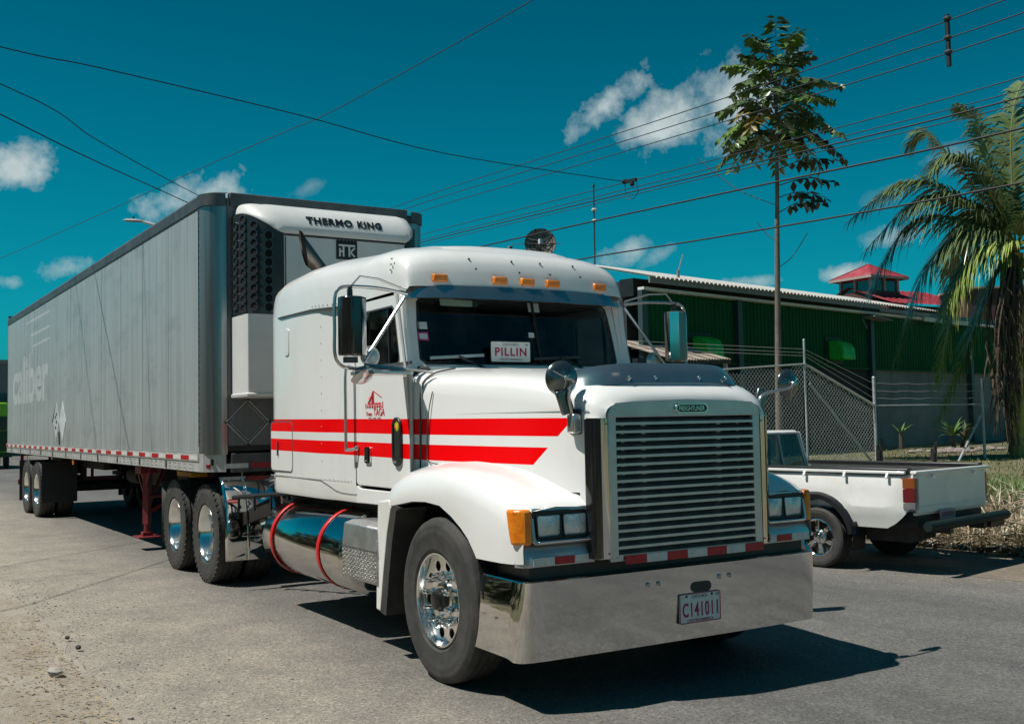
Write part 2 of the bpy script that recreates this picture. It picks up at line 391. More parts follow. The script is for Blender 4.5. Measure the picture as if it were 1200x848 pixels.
bp = t.n('ShaderNodeBump'); bp.inputs['Strength'].default_value = .9; bp.inputs['Distance'].default_value = .03; t.l(t.noise(co, 24, 6, .7), bp.inputs['Height']); t.l(bp.outputs[0], b_.inputs['Normal'])
brownm = mat('brown dirt', (.20, .165, .125), .95, col2=(.13, .108, .082), nscale=1.6, bump=.8, bscale=22, dirt=((.27, .23, .18), 9, .6))
def axis(a, b_, near0, near1, fine):
    v = []; x = near0
    while x <= near1: v.append(x); x += fine
    st = fine
    while v[-1] < b_: st *= 1.35; v.append(v[-1]+st)
    st = fine
    while v[0] > a: st *= 1.35; v.insert(0, v[0]-st)
    return v
gx = axis(-900, 900, -24, 8, .4); gy = axis(-900, 900, -7, 24, .35)
b = B(); rows = [[(x, y, ground_h(x, y)-(.03 if -3.6 < y < 7.0 else 0)*(1 if y < 6.3 else .6)-(.0)) for y in gy] for x in gx]
b.loft(rows, False); tag(b.obj('ground', soil, smooth=80), kind='structure')
# road with ragged edges
b = B(); rows = []
for x in axis(-700, 300, -30, 10, .35):
    e0 = -3.25+.16*noise.noise((x*.8, 0, 3))+.07*noise.noise((x*3, 0, 3)); e1 = 6.15+.10*noise.noise((x*.9, 4, 3))+.06*noise.noise((x*3.1, 1, 3))
    if x > -4.2: e0 += .10
    rows.append([(x, e0, -.006), (x, e0+.08, .0)]+[(x, e0+.08+(e1-e0-.16)*i/10, .0) for i in range(1, 10)]+[(x, e1-.08, .0), (x, e1, -.006)])
b.loft(rows, False); tag(b.obj('road', asph, smooth=80), kind='structure')
# dirt verges beside the road: near side and a strip by the parked pickup
b = B(); rows = []
for x in [-30+i*.2 for i in range(200)]:
    e = -2.98+.20*noise.noise((x*.7, 9, 3))+.08*noise.noise((x*2.7, 9, 1))
    rows.append([(x, e-.0, .003)]+[(x, e-d, .004+.03*min(1, d/.5)+.05*max(0, noise.noise((x*1.6, d*1.6, 2)))*min(1, d)) for d in (.06, .2, .4, .7, 1.0, 1.4, 1.9, 2.5, 3.4)])
b.loft(rows, False); tag(b.obj('dirt_verge', dirtm, smooth=80), kind='structure')
b = B(); rows = []
for x in [-30+i*.2 for i in range(200)]:
    e = 5.35+.30*noise.noise((x*.8, 2, 7))+.08*noise.noise((x*2.9, 3, 1))
    rows.append([(x, e, .003), (x, e+.15, .006), (x, e+.4, .010), (x, 6.3, .016), (x, 6.6, .02), (x, 7.0, ground_h(x, 7.0)+.005), (x, 7.3, ground_h(x, 7.3)-.02)])
b.loft(rows, False); tag(b.obj('dirt_strip', brownm, smooth=80), kind='structure')
# pebbles and leaf litter on the near verge
b = B(); r_ = random.Random(3)
def pebble(x, y, z, s):
    b.ball((x, y, z+s*.3), s, 5, (1, r_.uniform(.6, 1), r_.uniform(.45, .8)))
for i in range(900):
    x = r_.uniform(-7, 1.2); y = -2.95-r_.gauss(.25, .45); pebble(x, y, .008 if y < -2.9 else 0, r_.uniform(.004, .013)*(1.8 if r_.random() < .05 else 1))
for i in range(500):
    x = r_.uniform(-7, 2.5); y = -3+abs(r_.gauss(0, 1.0)); pebble(x, y, 0, r_.uniform(.003, .007))
tag(b.obj('gravel', mat('pebble', (.34, .30, .25), .85, col2=(.22, .20, .18), nscale=2.5)), kind='stuff')
b = B()
def litter(n, fx, fy, zf, l0, l1):
    for i in range(n):
        x, y = fx(), fy(); a = r_.uniform(0, 6.28); l = r_.uniform(l0, l1); w_ = l*r_.uniform(.12, .35); z = zf(x, y)+.008
        d = Vector((math.cos(a), math.sin(a), r_.uniform(-.1, .25))); n_ = Vector((-d.y, d.x, r_.uniform(-.3, .3)))
        p = Vector((x, y, z)); b.quad(p-d*l/2, p+n_*w_/2, p+d*l/2, p-n_*w_/2)
litter(1500, lambda: r_.uniform(-4, .8), lambda: -3.05-abs(r_.gauss(0, .35)), lambda x, y: .03, .015, .06)
tag(b.obj('leaf_litter', mat('dry leaf', (.36, .27, .15), .9, col2=(.20, .15, .09), nscale=5)), kind='stuff')
for i, (x, y, s, lab) in enumerate(((-1.62, -3.2, .055, 'pale rounded stone lying in the dirt verge near the lower edge'), (-2.9, -2.93, .022, 'small dark stone at the edge of the road dirt'), (-2.45, -2.92, .024, 'small dark stone beside the grey dirt patch nearer the camera'))):
    b = B(); rr = random.Random(i); b.ball((0, 0, s*.35), s, 9, (1.3, .9, .7))
    for v in b.m.verts: v.co *= 1+rr.uniform(-.28, .22)
    o = b.obj('stone', mat('pale stone', (.36, .34, .30), .9, bump=.5, bscale=40) if i == 0 else frame_m); o.location = (x, y, .02); tag(o, lab, 'stone')
# ================================================================== wheels
def tyre_prof(r, hw, bead):
    p = [(bead, -hw*.8), (bead+.03, -hw*.97), (r*.84, -hw), (r*.93, -hw*.95), (r*.982, -hw*.84), (r, -hw*.68)]
    for k in (-.42, 0, .42):
        p += [(r, hw*k-.011), (r-.012, hw*k-.008), (r-.012, hw*k+.008), (r, hw*k+.011)]
    p += [(r, hw*.68), (r*.982, hw*.84), (r*.93, hw*.95), (r*.90, hw*.985), (r*.885, hw*.975), (r*.84, hw), (r*.80, hw), (r*.79, hw*.985), (bead+.03, hw*.97), (bead, hw*.8)]
    return p
def disc_holes(b, rout, rin, n, rc, rh, h, th):
    """flat disc (axis -Y at height h) with a ring of hand holes"""
    m = b.m; es = []
    def loop(cx, cz, r, k):
        v = [m.verts.new((cx+r*math.cos(2*math.pi*j/k), -h, cz+r*math.sin(2*math.pi*j/k))) for j in range(k)]
        es.extend(m.edges.new((v[j], v[(j+1) % k])) for j in range(k)); return v
    loop(0, 0, rout, 40); holes = [loop(0, 0, rin, 24)]
    for i in range(n):
        t = 2*math.pi*(i+.5)/n; holes.append(loop(rc*math.cos(t), rc*math.sin(t), rh, 12))
    bmesh.ops.triangle_fill(m, use_beauty=True, edges=es, normal=(0, -1, 0))
    for v in holes:
        w = [m.verts.new(q.co+Vector((0, th, 0))) for q in v]; k = len(v)
        for j in range(k): b.face([v[j], w[j], w[(j+1) % k], v[(j+1) % k]])
def m_tyre(lugs):
    b = B(); b.lathe(tyre_prof(.52, .142, .292), axis=(0, -1, 0), n=64)
    if lugs:
        for s in (-1, 1):
            for i in range(44):
                t = 2*math.pi*i/44; c = Vector((math.cos(t)*.5045, s*.112, math.sin(t)*.5045))
                b.box(c, (.026, .050, .044), Matrix.Rotation(-t, 3, 'Y'))
    return b.mesh('tyre', rubber)
ME_T = m_tyre(False); ME_TD = m_tyre(True)
b = B(); b.lathe([(.292, .10), (.300, .122), (.296, .132), (.286, .130), (.276, .100), (.272, .075)], axis=(0, -1, 0), n=48)
disc_holes(b, .272, .115, 10, .220, .034, .075, .02)
b.lathe([(.292, -.11), (.27, -.05), (.268, .05), (.272, .075)], axis=(0, -1, 0), n=48)
ME_RF = b.mesh('rim', alu, 30)
b = B(); b.lathe([(.118, .06), (.115, .088), (.10, .094), (.074, .094)], axis=(0, -1, 0), n=28); ME_FLG = b.mesh('hub_flange', alu)
b = B(); b.lathe([(.076, .08), (.074, .118), (.062, .126), (.058, .148), (.045, .156), (.001, .156)], axis=(0, -1, 0), n=24)
ME_HUBF = b.mesh('hub_cap', mat('greasy hub', (.05, .048, .045), .35, .6, col2=(.02, .02, .02), nscale=14))
b = B(); b.lathe([(.022, .07), (.024, .085), (.018, .09), (.0175, .14), (.012, .155), (.001, .157)], axis=(0, -1, 0), n=10)
ME_NUT = b.mesh('lug_nut', chrome)
b = B(); b.lathe([(.292, .10), (.300, .122), (.296, .130), (.288, .126), (.272, .10), (.262, -.02), (.245, -.055), (.20, -.062), (.125, -.062), (.115, -.05), (.11, .01), (.09, .03), (.001, .034)], axis=(0, -1, 0), n=48)
ME_RD = b.mesh('rim', alu, 30)
b = B(); b.lathe(tyre_prof(.52, .142, .292), c=(0, .33, 0), axis=(0, -1, 0), n=48); ME_T2 = b.mesh('inner_tyre', rubber)
b = B(); b.lathe([(.30, -.15), (.0, -.15)], axis=(0, -1, 0), n=24); ME_DRUM = b.mesh('brake_drum', frame_m)
def front_wheel(parent, x, y, z, rz):
    w = place('wheel', ME_RF, parent, (x, y, z), (0, R(13) if rz == 0 else 0, rz))
    place('tyre', ME_T, w); place('hub_cap', ME_HUBF, w); place('hub_flange', ME_FLG, w); place('brake_drum', ME_DRUM, w)
    for i in range(10):
        t = 2*math.pi*i/10; place('lug_nut', ME_NUT, w, (.155*math.cos(t), 0, .155*math.sin(t)))
    return w
def drive_wheel(parent, x, y, z, rz):
    w = place('wheel', ME_RD, parent, (x, y, z), (0, 0, rz)); place('tyre', ME_TD, w); place('inner_tyre', ME_T2, w)
    for i in range(10):
        t = 2*math.pi*i/10; place('lug_nut', ME_NUT, w, (.165*math.cos(t), .125, .165*math.sin(t)))
    return w
# ================================================================== tractor (front axle at the origin, nose to +X)
TR = thing('truck_tractor', 'white long-nosed truck tractor with two red bands and big polished bumper', 'truck')
# ---- hood
def arch(w, zt, zb, sh, e=.55, n=9, wb=None):
    """half-open section: up one flank, over the crown, down the other"""
    wb = wb or w; L = [(-wb, zb), (-(wb+w)/2, (zb+sh)/2), (-w, sh)]
    top = []
    for i in range(1, 2*n):
        t = math.pi*i/(2*n); c, s_ = math.cos(t), math.sin(t)
        top.append((-w*math.copysign(abs(c)**e, c), sh+(zt-sh)*abs(s_)**e))
    return L+top+[(-p[0], p[1]) for p in L[::-1]]
HT = [(-.585, .965, 2.035), (-.2, .915, 2.015), (.2, .85, 1.985), (.55, .79, 1.945), (.8, .735, 1.905), (.93, .705, 1.875), (1.01, .683, 1.84), (1.055, .665, 1.805), (1.078, .645, 1.775)]
b = B(); rings = []
for x, w_, zt in HT:
    rings.append([(x, y, z) for y, z in arch(w_, zt, 1.22 if x < .95 else .86, zt-.20, .52, wb=w_+.03 if x < .9 else w_)])
rings.append([(1.083, y, z) for y, z in arch(.618, 1.752, .86, 1.62, .4)])
rings.append([(1.04, y, z) for y, z in arch(.605, 1.742, .86, 1.62, .4)])
b.loft(rings, False); hood = b.obj('hood', stripe, TR, smooth=50)
# cowl behind the hood
b = B(); b.loft([[(x, y, z) for y, z in arch(w_, zt, 1.05, zt-.16, .5)] for x, w_, zt in ((-.74, .985, 2.05), (-.66, .985, 2.045), (-.598, .975, 2.02), (-.598, .955, 2.0))], False)
b.obj('cowl', stripe, TR, smooth=50)
# dark seams of the cowl and of the hood's split line
for s in (-1, 1):
    b = B(); b.tube(catmull([(-.52, s*.74, 2.027), (-.57, s*.90, 1.985), (-.605, s*.968, 1.88), (-.60, s*.982, 1.6), (-.595, s*.99, 1.32)], 5), .007, 5); b.obj('hood_seam', gasket, TR); b = B()
    b.tube(catmull([(-.46, s*.955, 1.86), (-.49, s*.975, 1.70), (-.50, s*.983, 1.45), (-.47, s*.985, 1.38), (-.3, s*.968, 1.36)], 4), .004, 5); b.obj('hood_seam', gasket, TR)
    b = B(); b.tube([(x, s*(w_+.003), 1.70) for x, w_, zt in HT[1:7]], .003, 4); b.obj('hood_side_seam', mat('faint seam', (.35, .36, .36), .6), TR)
# ---- fenders
FT = [(-.80, 1.20, 1.02), (-.72, 1.265, 1.07), (-.55, 1.325, 1.095), (-.35, 1.35, 1.125), (-.15, 1.362, 1.133), (.05, 1.363, 1.12), (.2, 1.352, 1.065), (.33, 1.338, 1.0), (.42, 1.326, .94), (.48, 1.316, .88), (.52, 1.309, .835), (.65, 1.28, .835), (.80, 1.238, .836), (.90, 1.20, .838), (.955, 1.168, .84), (.985, 1.145, .842)]
def fender(s):
    b = B(); rings = []
    for x, zt, zl in FT:
        hw = lerp([(a, c) for a, c, d in HT], x); dr = .06*max(0, (x-.55)/.43)
        o = 1.178-.045*max(0, (x-.8)/.19)**2
        yi = hw-.03; yc = 1.07
        p = [(yi, zt+.075-dr*.9), (yi+(yc-yi)*.10, zt+.042-dr*.7), (yi+(yc-yi)*.26, zt+.022-dr*.35), (yi+(yc-yi)*.62, zt+.008), (yi+(yc-yi)*.86, zt-.004), (1.088, zt-.018), (1.132, zt-.046), (o-.012, zt-.095)]
        z0 = zt-.16; p += [(o, z0), (o+.004, (z0+zl)/2 if zl < z0 else z0), (o+.002, min(zl, z0)), (o-.025, min(zl, z0)-.004), (o-.05, min(zl, z0)+.03)]
        rings.append([(x, s*y, z) for y, z in p])
    b.loft(rings, False)
    return b.obj('fender', white, TR, smooth=45)
for s in (-1, 1):
    f = fender(s)
    # splash guard behind the wheel with its rubber lip
    b = B(); b.prism([(-.895, 1.10), (-.925, .72), (-.945, .33), (-.86, .325), (-.80, .62), (-.735, .88), (-.67, 1.06), (-.70, 1.12)], 'y', s*1.185, s*.93)
    g = b.obj('splash_guard', white, TR, bevel=.015)
    b = B(); b.loft([[(x, s*1.188, z), (x+.07, s*1.178, z-.015), (x+.07, s*.95, z-.015), (x, s*.95, z)] for x, z in ((-.858, .325), (-.797, .62), (-.732, .88), (-.668, 1.062), (-.60, 1.085))], True, (True, True))
    b.obj('rubber_lip', rubber, g)
    # black liner inside the arch
    b = B(); b.loft([[(x, s*1.165, z-.004), (x, s*.60, z-.004)] for x, z in ((-.80, .50), (-.775, .98), (-.72, 1.07), (-.55, 1.105), (-.35, 1.135), (-.15, 1.143), (.05, 1.13), (.2, 1.08), (.33, 1.015), (.42, .955), (.50, .87), (.56, .60))], False)
    b.obj('arch_liner', black, TR)
    # headlamp cluster
    def Y(a, c): return (s*a+s*c)/2
    bz = B(); bz.plate([(p[0], p[1]) for p in rrect(.675, 1.085, .945, 1.150, .03)], rrect(.70, 1.062, .968, 1.128, .02), lambda y, z: (.992-.05*max(0, (y-.9))**1.0-.16*(z-.93), s*y, z), (.028, 0, 0))
    bez = bz.obj('headlamp_bezel', bezm, TR, bevel=.006)
    k = B(); k.box((.975, s*.88, 1.04), (.02, .39, .19)); k.obj('bezel_back', black, bez)
    for y0, y1 in ((.712, .868), (.892, 1.046)):
        k = B(); k.plate(rrect(y0-.008, y1+.008, .982, 1.114, .015), rrect(y0, y1, .99, 1.106, .012), lambda y, z: (.990-.10*(z-.98), s*y, z), (.016, 0, 0)); rim = k.obj('headlamp_rim', black, bez)
        k = B()
        gx = [y0+(y1-y0)*i/6 for i in range(7)]; gz = [.99+.116*i/4 for i in range(5)]
        k.loft([[(.993+.012*(1-((i-3)/3)**2)*(1-((j-2)/2)**2), s*gx[i], gz[j]) for i in range(7)] for j in range(5)], False)
        k.obj('headlamp', lens, bez)
    # lower ledge of the bezel
    k = B(); k.box((.998, s*.875, .958), (.05, .36, .016)); k.obj('bezel_ledge', alu, bez, bevel=.006)
    # wrap-round turn lamp
    k = B(); k.loft([[(1.004, s*1.083, z0), (.995, s*1.13, z0), (.945, s*1.178, z0), (.87+.012*i, s*1.187, z0), (.87+.012*i, s*1.12, z0), (.96, s*1.083, z0)] for i, z0 in enumerate((1.147, 1.09, 1.03, .985, .945))], True, (True, True))
    k.obj('turn_lamp', amber, TR, bevel=.018, seg=3)
    # polished panel and reflective tape under the lamps
    k = B(); k.loft([[(.925, s*1.16, z), (.975, s*1.135, z), (.997, s*1.10, z), (1.0, s*.66, z)] for z in (.825, .821)], False)
    k.loft([[(.89, s*1.155, .945), (.935, s*1.13, .945), (.957, s*1.10, .945), (.96, s*.66, .945)], [(.925, s*1.16, .878), (.975, s*1.135, .878), (.997, s*1.10, .878), (1.0, s*.66, .878)], [(.925, s*1.16, .825), (.975, s*1.135, .825), (.997, s*1.10, .825), (1.0, s*.66, .825)]], False)
    k.loft([[(1.0, s*.66, .821), (.997, s*1.10, .821), (.975, s*1.135, .821), (.925, s*1.16, .821)], [(.9, s*.66, .821), (.9, s*1.10, .821), (.9, s*1.13, .821), (.9, s*1.14, .821)]], False)
    pan = k.obj('valance_panel', bezm, TR, bevel=.004)
    for y0, y1, mm in ((.668, .80, tape_w), (.803, .937, tape_r), (.94, 1.085, tape_w)):
        k = B(); k.box((1.0025, Y(y0, y1), .850), (.003, y1-y0, .044)); k.obj('reflective_strip', mm, pan)
# ---- nose: grille
b = B()
for s in (-1, 1): b.box((1.066, s*.572, 1.255), (.035, .062, .83))
b.prism([(-.603, 1.655), (-.603, 1.68), (-.585, 1.715), (-.54, 1.742), (-.4, 1.752), (0, 1.762), (.4, 1.752), (.54, 1.742), (.585, 1.715), (.603, 1.68), (.603, 1.655)], 'x', 1.056, 1.085)
b.box((1.066, 0, .833), (.03, 1.2, .03))
grille = b.obj('grille_frame', slatm, TR, bevel=.006)
b = B(); b.box((0, 0, 0), (.052, 1.09, .0085), Matrix.Rotation(R(32), 3, 'Y')); b.box((.022, 0, -.0135), (.006, 1.09, .016)); ms = b.mesh('slat', slatm)
NS = 17
for i in range(NS): place('slat', ms, grille, (1.058, 0, .862+(1.632-.862)*i/(NS-1)))
for y, a, c_ in ((-.30, .022, .034), (.30, .022, .034), (-.45, .012, .02), (.47, .012, .02)): b = B(); b.box((1.018-(.022-a)*.3, y, 1.245), (a, c_, .80)); b.obj('grille_stay', dullalu, grille)
b = B(); b.box((.93, 0, 1.25), (.02, 1.17, .84)); b.obj('radiator', black, TR)
# oval name badge
b = B(); st = rrect(-.135, .135, -.031, .031, .0309, 8)
b.loft([[(1.086, y+.03, z+1.704) for y, z in st], [(1.098, y*.97+.03, z*.93+1.704) for y, z in st], [(1.098, y*.88+.03, z*.72+1.704) for y, z in st], [(1.090, y*.86+.03, z*.68+1.704) for y, z in st]], True)
badge = b.obj('badge', alu, grille)
b = B(); b.prism([(y*.87+.03, z*.70+1.704) for y, z in st], 'x', 1.086, 1.0915); b.obj('badge_field', black, badge)
text('FREIGHTLINER', .205, .030, (1.0935, .03, 1.704), (0, 1, 0), (0, 0, 1), alu, badge, .002, bold=.012)
for s in (-1, 1):
    b = B(); b.loft([[(1.0, s*.700, z), (1.035, s*.695, z), (1.062, s*.680, z), (1.078, s*.655, z), (1.084, s*.625, z), (1.084, s*.606, z), (1.04, s*.604, z)] for z in (.84, 1.648)], False, (False, False))
    b.prism([(1.0, s*.700), (1.035, s*.695), (1.062, s*.680), (1.078, s*.655), (1.084, s*.625), (1.084, s*.606), (1.0, s*.606)], 'z', 1.648, 1.655)
    o = b.obj('grille_side_trim', chrome, TR, smooth=40)
    k = B(); k.loft([[(.99, s*.706, z), (1.038, s*.699, z), (1.066, s*.683, z), (1.0815, s*.652, z)] for z in (.842, 1.650)], False); k.obj('trim_black_strip', mat('gloss black', (.012, .013, .015), .12, coat=1), o, smooth=60)  # gloss black outer strip laid over the chrome trim
    for z in (.87, 1.62): k = B(); k.ball((1.085, s*.615, z), .006, 6); k.obj('screw', frame_m, o)
for i in range(7):
    y = -.505+1.10*(i+.5)/7; k = B(); k.box((1.092, y, .826), (.004, 1.10/7-.003, .050)); k.obj('reflective_strip', tape_r if i % 2 == 0 else tape_w, grille)
# bug deflector standing on the hood's front edge
b = B(); lo, hi = [], []
for i in range(25):
    a = -1+2*i/24; y = .685*a; back = .20*abs(a)**5
    lo.append((1.0-back*.9, y*.99, 1.862-.048*abs(a)**4+.004)); hi.append((.92-back*1.1, y*.93, 1.985-.045*abs(a)**4))
b.loft([lo, [((p[0]+q[0])/2+.012, (p[1]+q[1])/2, (p[2]+q[2])/2) for p, q in zip(lo, hi)], hi, [(p[0]-.012, p[1]*.995, p[2]+.004) for p in hi], [(p[0]-.014, p[1]*.985, p[2]) for p in lo]], False)
df = b.obj('bug_deflector', chromeb, TR, smooth=60)
for y in (-.36, -.16, .19, .41): k = B(); k.ball((.985, y, 1.895), .012, 8); k.obj('stud', alu, df)
# ---- bumper
bp_ = [(.42, -1.165), (.62, -1.172), (.86, -1.178), (.93, -1.176), (.965, -1.160), (.985, -1.135), (.996, -1.09), (1.004, -1.0), (1.012, -.5), (1.014, 0)]
bp_ = bp_+[(x, -y) for x, y in bp_[-2::-1]]
b = B()
def bz0(x): return .292+.015*(x < .9)
def lean(x, k): return 1-k*min(1, max(0, (.99-x)/.08))
b.loft([[(x+.012, y*lean(x, .024), .738) for x, y in bp_], [(x+.009, y*lean(x, .011), .64) for x, y in bp_], [(x+.004, y*lean(x, .003), .52) for x, y in bp_], [(x-.012, y, bz0(x)) for x, y in bp_]], False)
b.loft([[(x-.035 if abs(y) < 1.13 else x, y*.94, .744) for x, y in bp_], [(x+.004, y*.997*lean(x, .024), .744) for x, y in bp_]], False)
b.loft([[(x+.004, y*.997*lean(x, .024), .744) for x, y in bp_], [(x+.012, y*lean(x, .024), .738) for x, y in bp_]], False)
b.loft([[(x-.012, y, bz0(x)) for x, y in bp_], [(x-.045, y*.98, bz0(x)-.006) for x, y in bp_], [(x-.045, y*.98, bz0(x)+.05) for x, y in bp_]], False)
bum = b.obj('bumper', bumperm, TR, smooth=50, bevel=0)
k = B(); k.box((.77, 0, .765), (.36, 2.16, .12)); k.obj('bumper_light_block', black, bum)  # black box added behind the bumper so no sunlight leaks through the gap
k = B(); k.prism([(y+.125, z+.607) for y, z in rrect(-.082, .082, -.031, .031, .0309, 6)], 'x', 1.0, 1.0255); k.obj('tow_slot', black, bum)
for y in (-.29, -.21, .275, .36): k = B(); k.lathe([(.014, .0), (.014, .010), (.008, .016), (.0, .016)], (1.020, y, .655), (1, 0, 0), 12); k.obj('bumper_bolt', dullalu, bum)
# number plate
k = B(); k.prism(rrect(-.055, .275, .392, .572, .012), 'x', 1.024, 1.028); npl = k.obj('number_plate', platem, TR)
k = B(); k.box((1.018, -.052, .48), (.012, .006, .17)); k.box((1.018, .11, .48), (.012, .25, .1)); k.obj('plate_bracket', black, npl)
k = B(); k.plate(rrect(-.055, .275, .392, .572, .012), rrect(-.050, .270, .397, .567, .010), lambda y, z: (1.028, y, z), (.002, 0, 0)); k.obj('plate_rim', plum, npl)
text('C141011', .285, .088, (1.0285, .110, .473), (0, 1, 0), (0, 0, 1), plum, npl, .001, bold=.02, space=1.15)
text('COSTA RICA', .125, .019, (1.0285, .105, .551), (0, 1, 0), (0, 0, 1), mat('grey print', (.12, .13, .15), .5), npl, .001, bold=.01)
text('CENTROAMERICA', .21, .016, (1.0285, .11, .408), (0, 1, 0), (0, 0, 1), plum, npl, .001, bold=.01)
text('09', .026, .018, (1.0285, .250, .551), (0, 1, 0), (0, 0, 1), MATS['grey print'], npl, .001)
for y in (.0, .205): k = B(); k.ball((1.029, y, .556), .008, 8); k.obj('plate_screw', black, npl)
# ---- cab and sleeper
def plan(sw):  # flank outline, near side, front to rear
    return [(-1.712, 1.0), (-2.0, 1.0), (-2.12, 1.006), (-2.24, 1.028), (-2.36, 1.045), (-3.0, 1.048), (-3.48, 1.045), (-3.58, 1.03), (-3.645, .985), (-3.67, .91), (-3.67, .4), (-3.67, 0)]
pl = [(x, -y) for x, y in plan(0)]+[(x, y) for x, y in plan(0)[-2::-1]]
b = B(); b.loft([[(x, y*k_, z) for x, y in pl] for z, k_ in ((1.03, .985), (1.06, .995), (1.19, 1.0), (1.9, 1.0), (2.64, 1.0))], False)
sleeper = b.obj('sleeper', stripe, TR, smooth=40)
# floor, sills, inner box
b = B(); b.box((-2.1, 0, 1.06), (3.1, 1.94, .04)); b.obj('cab_floor', frame_m, TR)
for s in (-1, 1):
    b = B(); b.prism([(-1.712, 1.03), (-1.712, 1.165), (-1.62, 1.145), (-.80, 1.145), (-.60, 1.16), (-.60, 1.05)], 'y', s*1.0, s*.95); b.obj('door_sill', stripe, TR, bevel=.006)
    b = B(); b.box((-2.66, s*1.0495, 1.19), (1.9, .004, .006)); b.obj('sill_seam', MATS['faint seam'], TR)
    b = B()
    for i in range(26): b.ball((-3.5+i*.068, s*(1.047 if -3.5+i*.068 < -2.4 else 1.004+.04*min(1, max(0, (-2.05-(-3.5+i*.068))/.3))), 1.20), .006, 5)
    for i in range(9):
        b.ball((-2.33, s*1.043, 1.35+i*.14), .006, 5)
    b.obj('rivet_row', white, TR)
    # door: skin below the window plus window frame, one ring round the glass
    dz0, dz1 = 1.17, 2.585
    win = rrect(-1.50, -.885, 2.085, 2.50, .05, 4)
    # slope the window's front edge with the pillar
    win = [(x-(z-2.06)*.22*max(0, (x+1.5)/.6), z) for x, z in win]
    out_ = rrect(-1.703, -.700, dz0, dz1, .035, 4); out_ = [(x-(z-1.9)*.22*max(0, (x+1.703)/1.0) if z > 1.9 else x, z) for x, z in out_]
    b = B(); b.plate(out_, win, lambda x, z: (x, s*.998, z), (0, -s*.035, 0)); door = b.obj('door', stripe, TR, bevel=.006)
    wr = [(x*1.0, z) for x, z in win]
    cx = sum(p[0] for p in win)/len(win); cz = sum(p[1] for p in win)/len(win)
    big = [(cx+(x-cx)*1.045, cz+(z-cz)*1.06) for x, z in win]
    k = B(); k.plate(big, win, lambda x, z: (x, s*.9995, z), (0, -s*.03, 0)); k.obj('window_seal', gasket, door)
    k = B(); k.face([k.m.verts.new((x, s*.978, z)) for x, z in win]); k.obj('window_glass', tint, door)
    k = B(); k.bar((-1.08, s*.985, 2.085), (-1.10, s*.985, 2.50), .02, .02, (0, 1, 0)); k.obj('vent_bar', black, door)
    k = B(); k.box((-1.2, s*1.0, 2.075), (1.0, .02, .02)); k.obj('belt_strip', gasket, door)
    k = B(); k.plate(rrect(-1.52, -1.41, 1.345, 1.47, .02), rrect(-1.505, -1.425, 1.36, 1.455, .015), lambda x, z: (x, s*.998, z), (0, s*.014, 0)); hd = k.obj('door_handle', chrome, door)
    k = B(); k.prism(rrect(-1.505, -1.425, 1.36, 1.455, .015), 'y', s*1.0, s*1.004); k.bar((-1.44, s*1.01, 1.365), (-1.44, s*1.01, 1.45), .02, .01); k.obj('handle_cup', black, hd)
    st = rrect(-1.005, -.858, 1.335, 1.69, .072, 6); s2 = rrect(-.985, -.878, 1.355, 1.67, .053, 6)
    k = B(); k.plate(st, s2, lambda x, z: (x, s*.998, z), (0, s*.022, 0)); pw = k.obj('peep_window', black, door, bevel=.006)
    k = B(); k.prism(s2, 'y', s*1.0, s*1.008); k.obj('peep_glass', mat('smoked pane', (.035, .04, .038), .15, coat=1), pw)
    k = B(); k.lathe([(.0, 0), (.038, 0), (.038, .002), (.0, .002)], (-.93, s*1.0085, 1.628), (0, s, 0), 20); k.obj('round_sticker', mat('sticker ring', (.25, .45, .02), .5, col2=(.7, .03, .02), nscale=18, amt=(.48, .5)), pw)
    k = B(); k.lathe([(.0, 0), (.020, 0), (.020, .001), (.0, .001)], (-.93, s*1.0105, 1.628), (0, s, 0), 14); k.obj('sticker_centre', mat('sticker yellow', (.75, .5, .03), .5), pw)
    k = B(); k.tube([(-.698, s*1.004, 1.30), (-.698, s*1.004, 2.0)], .014, 8); k.obj('door_hinge', steelgrey, door)
    # bunk hatch, its latch, roof seam, slot window
    k = B(); k.prism(rrect(-3.60, -3.03, 1.235, 1.675, .045), 'y', s*1.044, s*1.051); hatch = k.obj('bunk_hatch', stripe, TR, bevel=.004)
    k = B(); k.plate(rrect(-3.612, -3.018, 1.223, 1.687, .05), rrect(-3.60, -3.03, 1.235, 1.675, .045), lambda x, z: (x, s*1.0435, z), (0, s*.006, 0)); k.obj('hatch_seam', gasket, hatch)
    k = B(); k.tube([(-3.40, s*1.056, 1.50), (-3.40, s*1.056, 1.37)], .010, 6); k.obj('hatch_latch', gasket, hatch)
    k = B(); k.prism(rrect(-3.20, -3.09, 2.27, 2.515, .03), 'y', s*1.044, s*1.056); sv = k.obj('slot_vent', white, TR, bevel=.006)
    # grab rail by the door
    k = B(); k.tube(catmull([(-1.75, s*1.005, 2.10), (-1.75, s*1.06, 2.07), (-1.75, s*1.065, 1.75), (-1.75, s*1.065, 1.44)], 4), .013, 8); k.tube([(-1.76, s*1.065, 1.445), (-1.70, s*1.06, 1.445), (-1.655, s*1.0, 1.455)], .012, 8); k.ball((-1.66, s*1.01, 1.46), .022, 8)
    k.obj('grab_rail', tubem, TR)
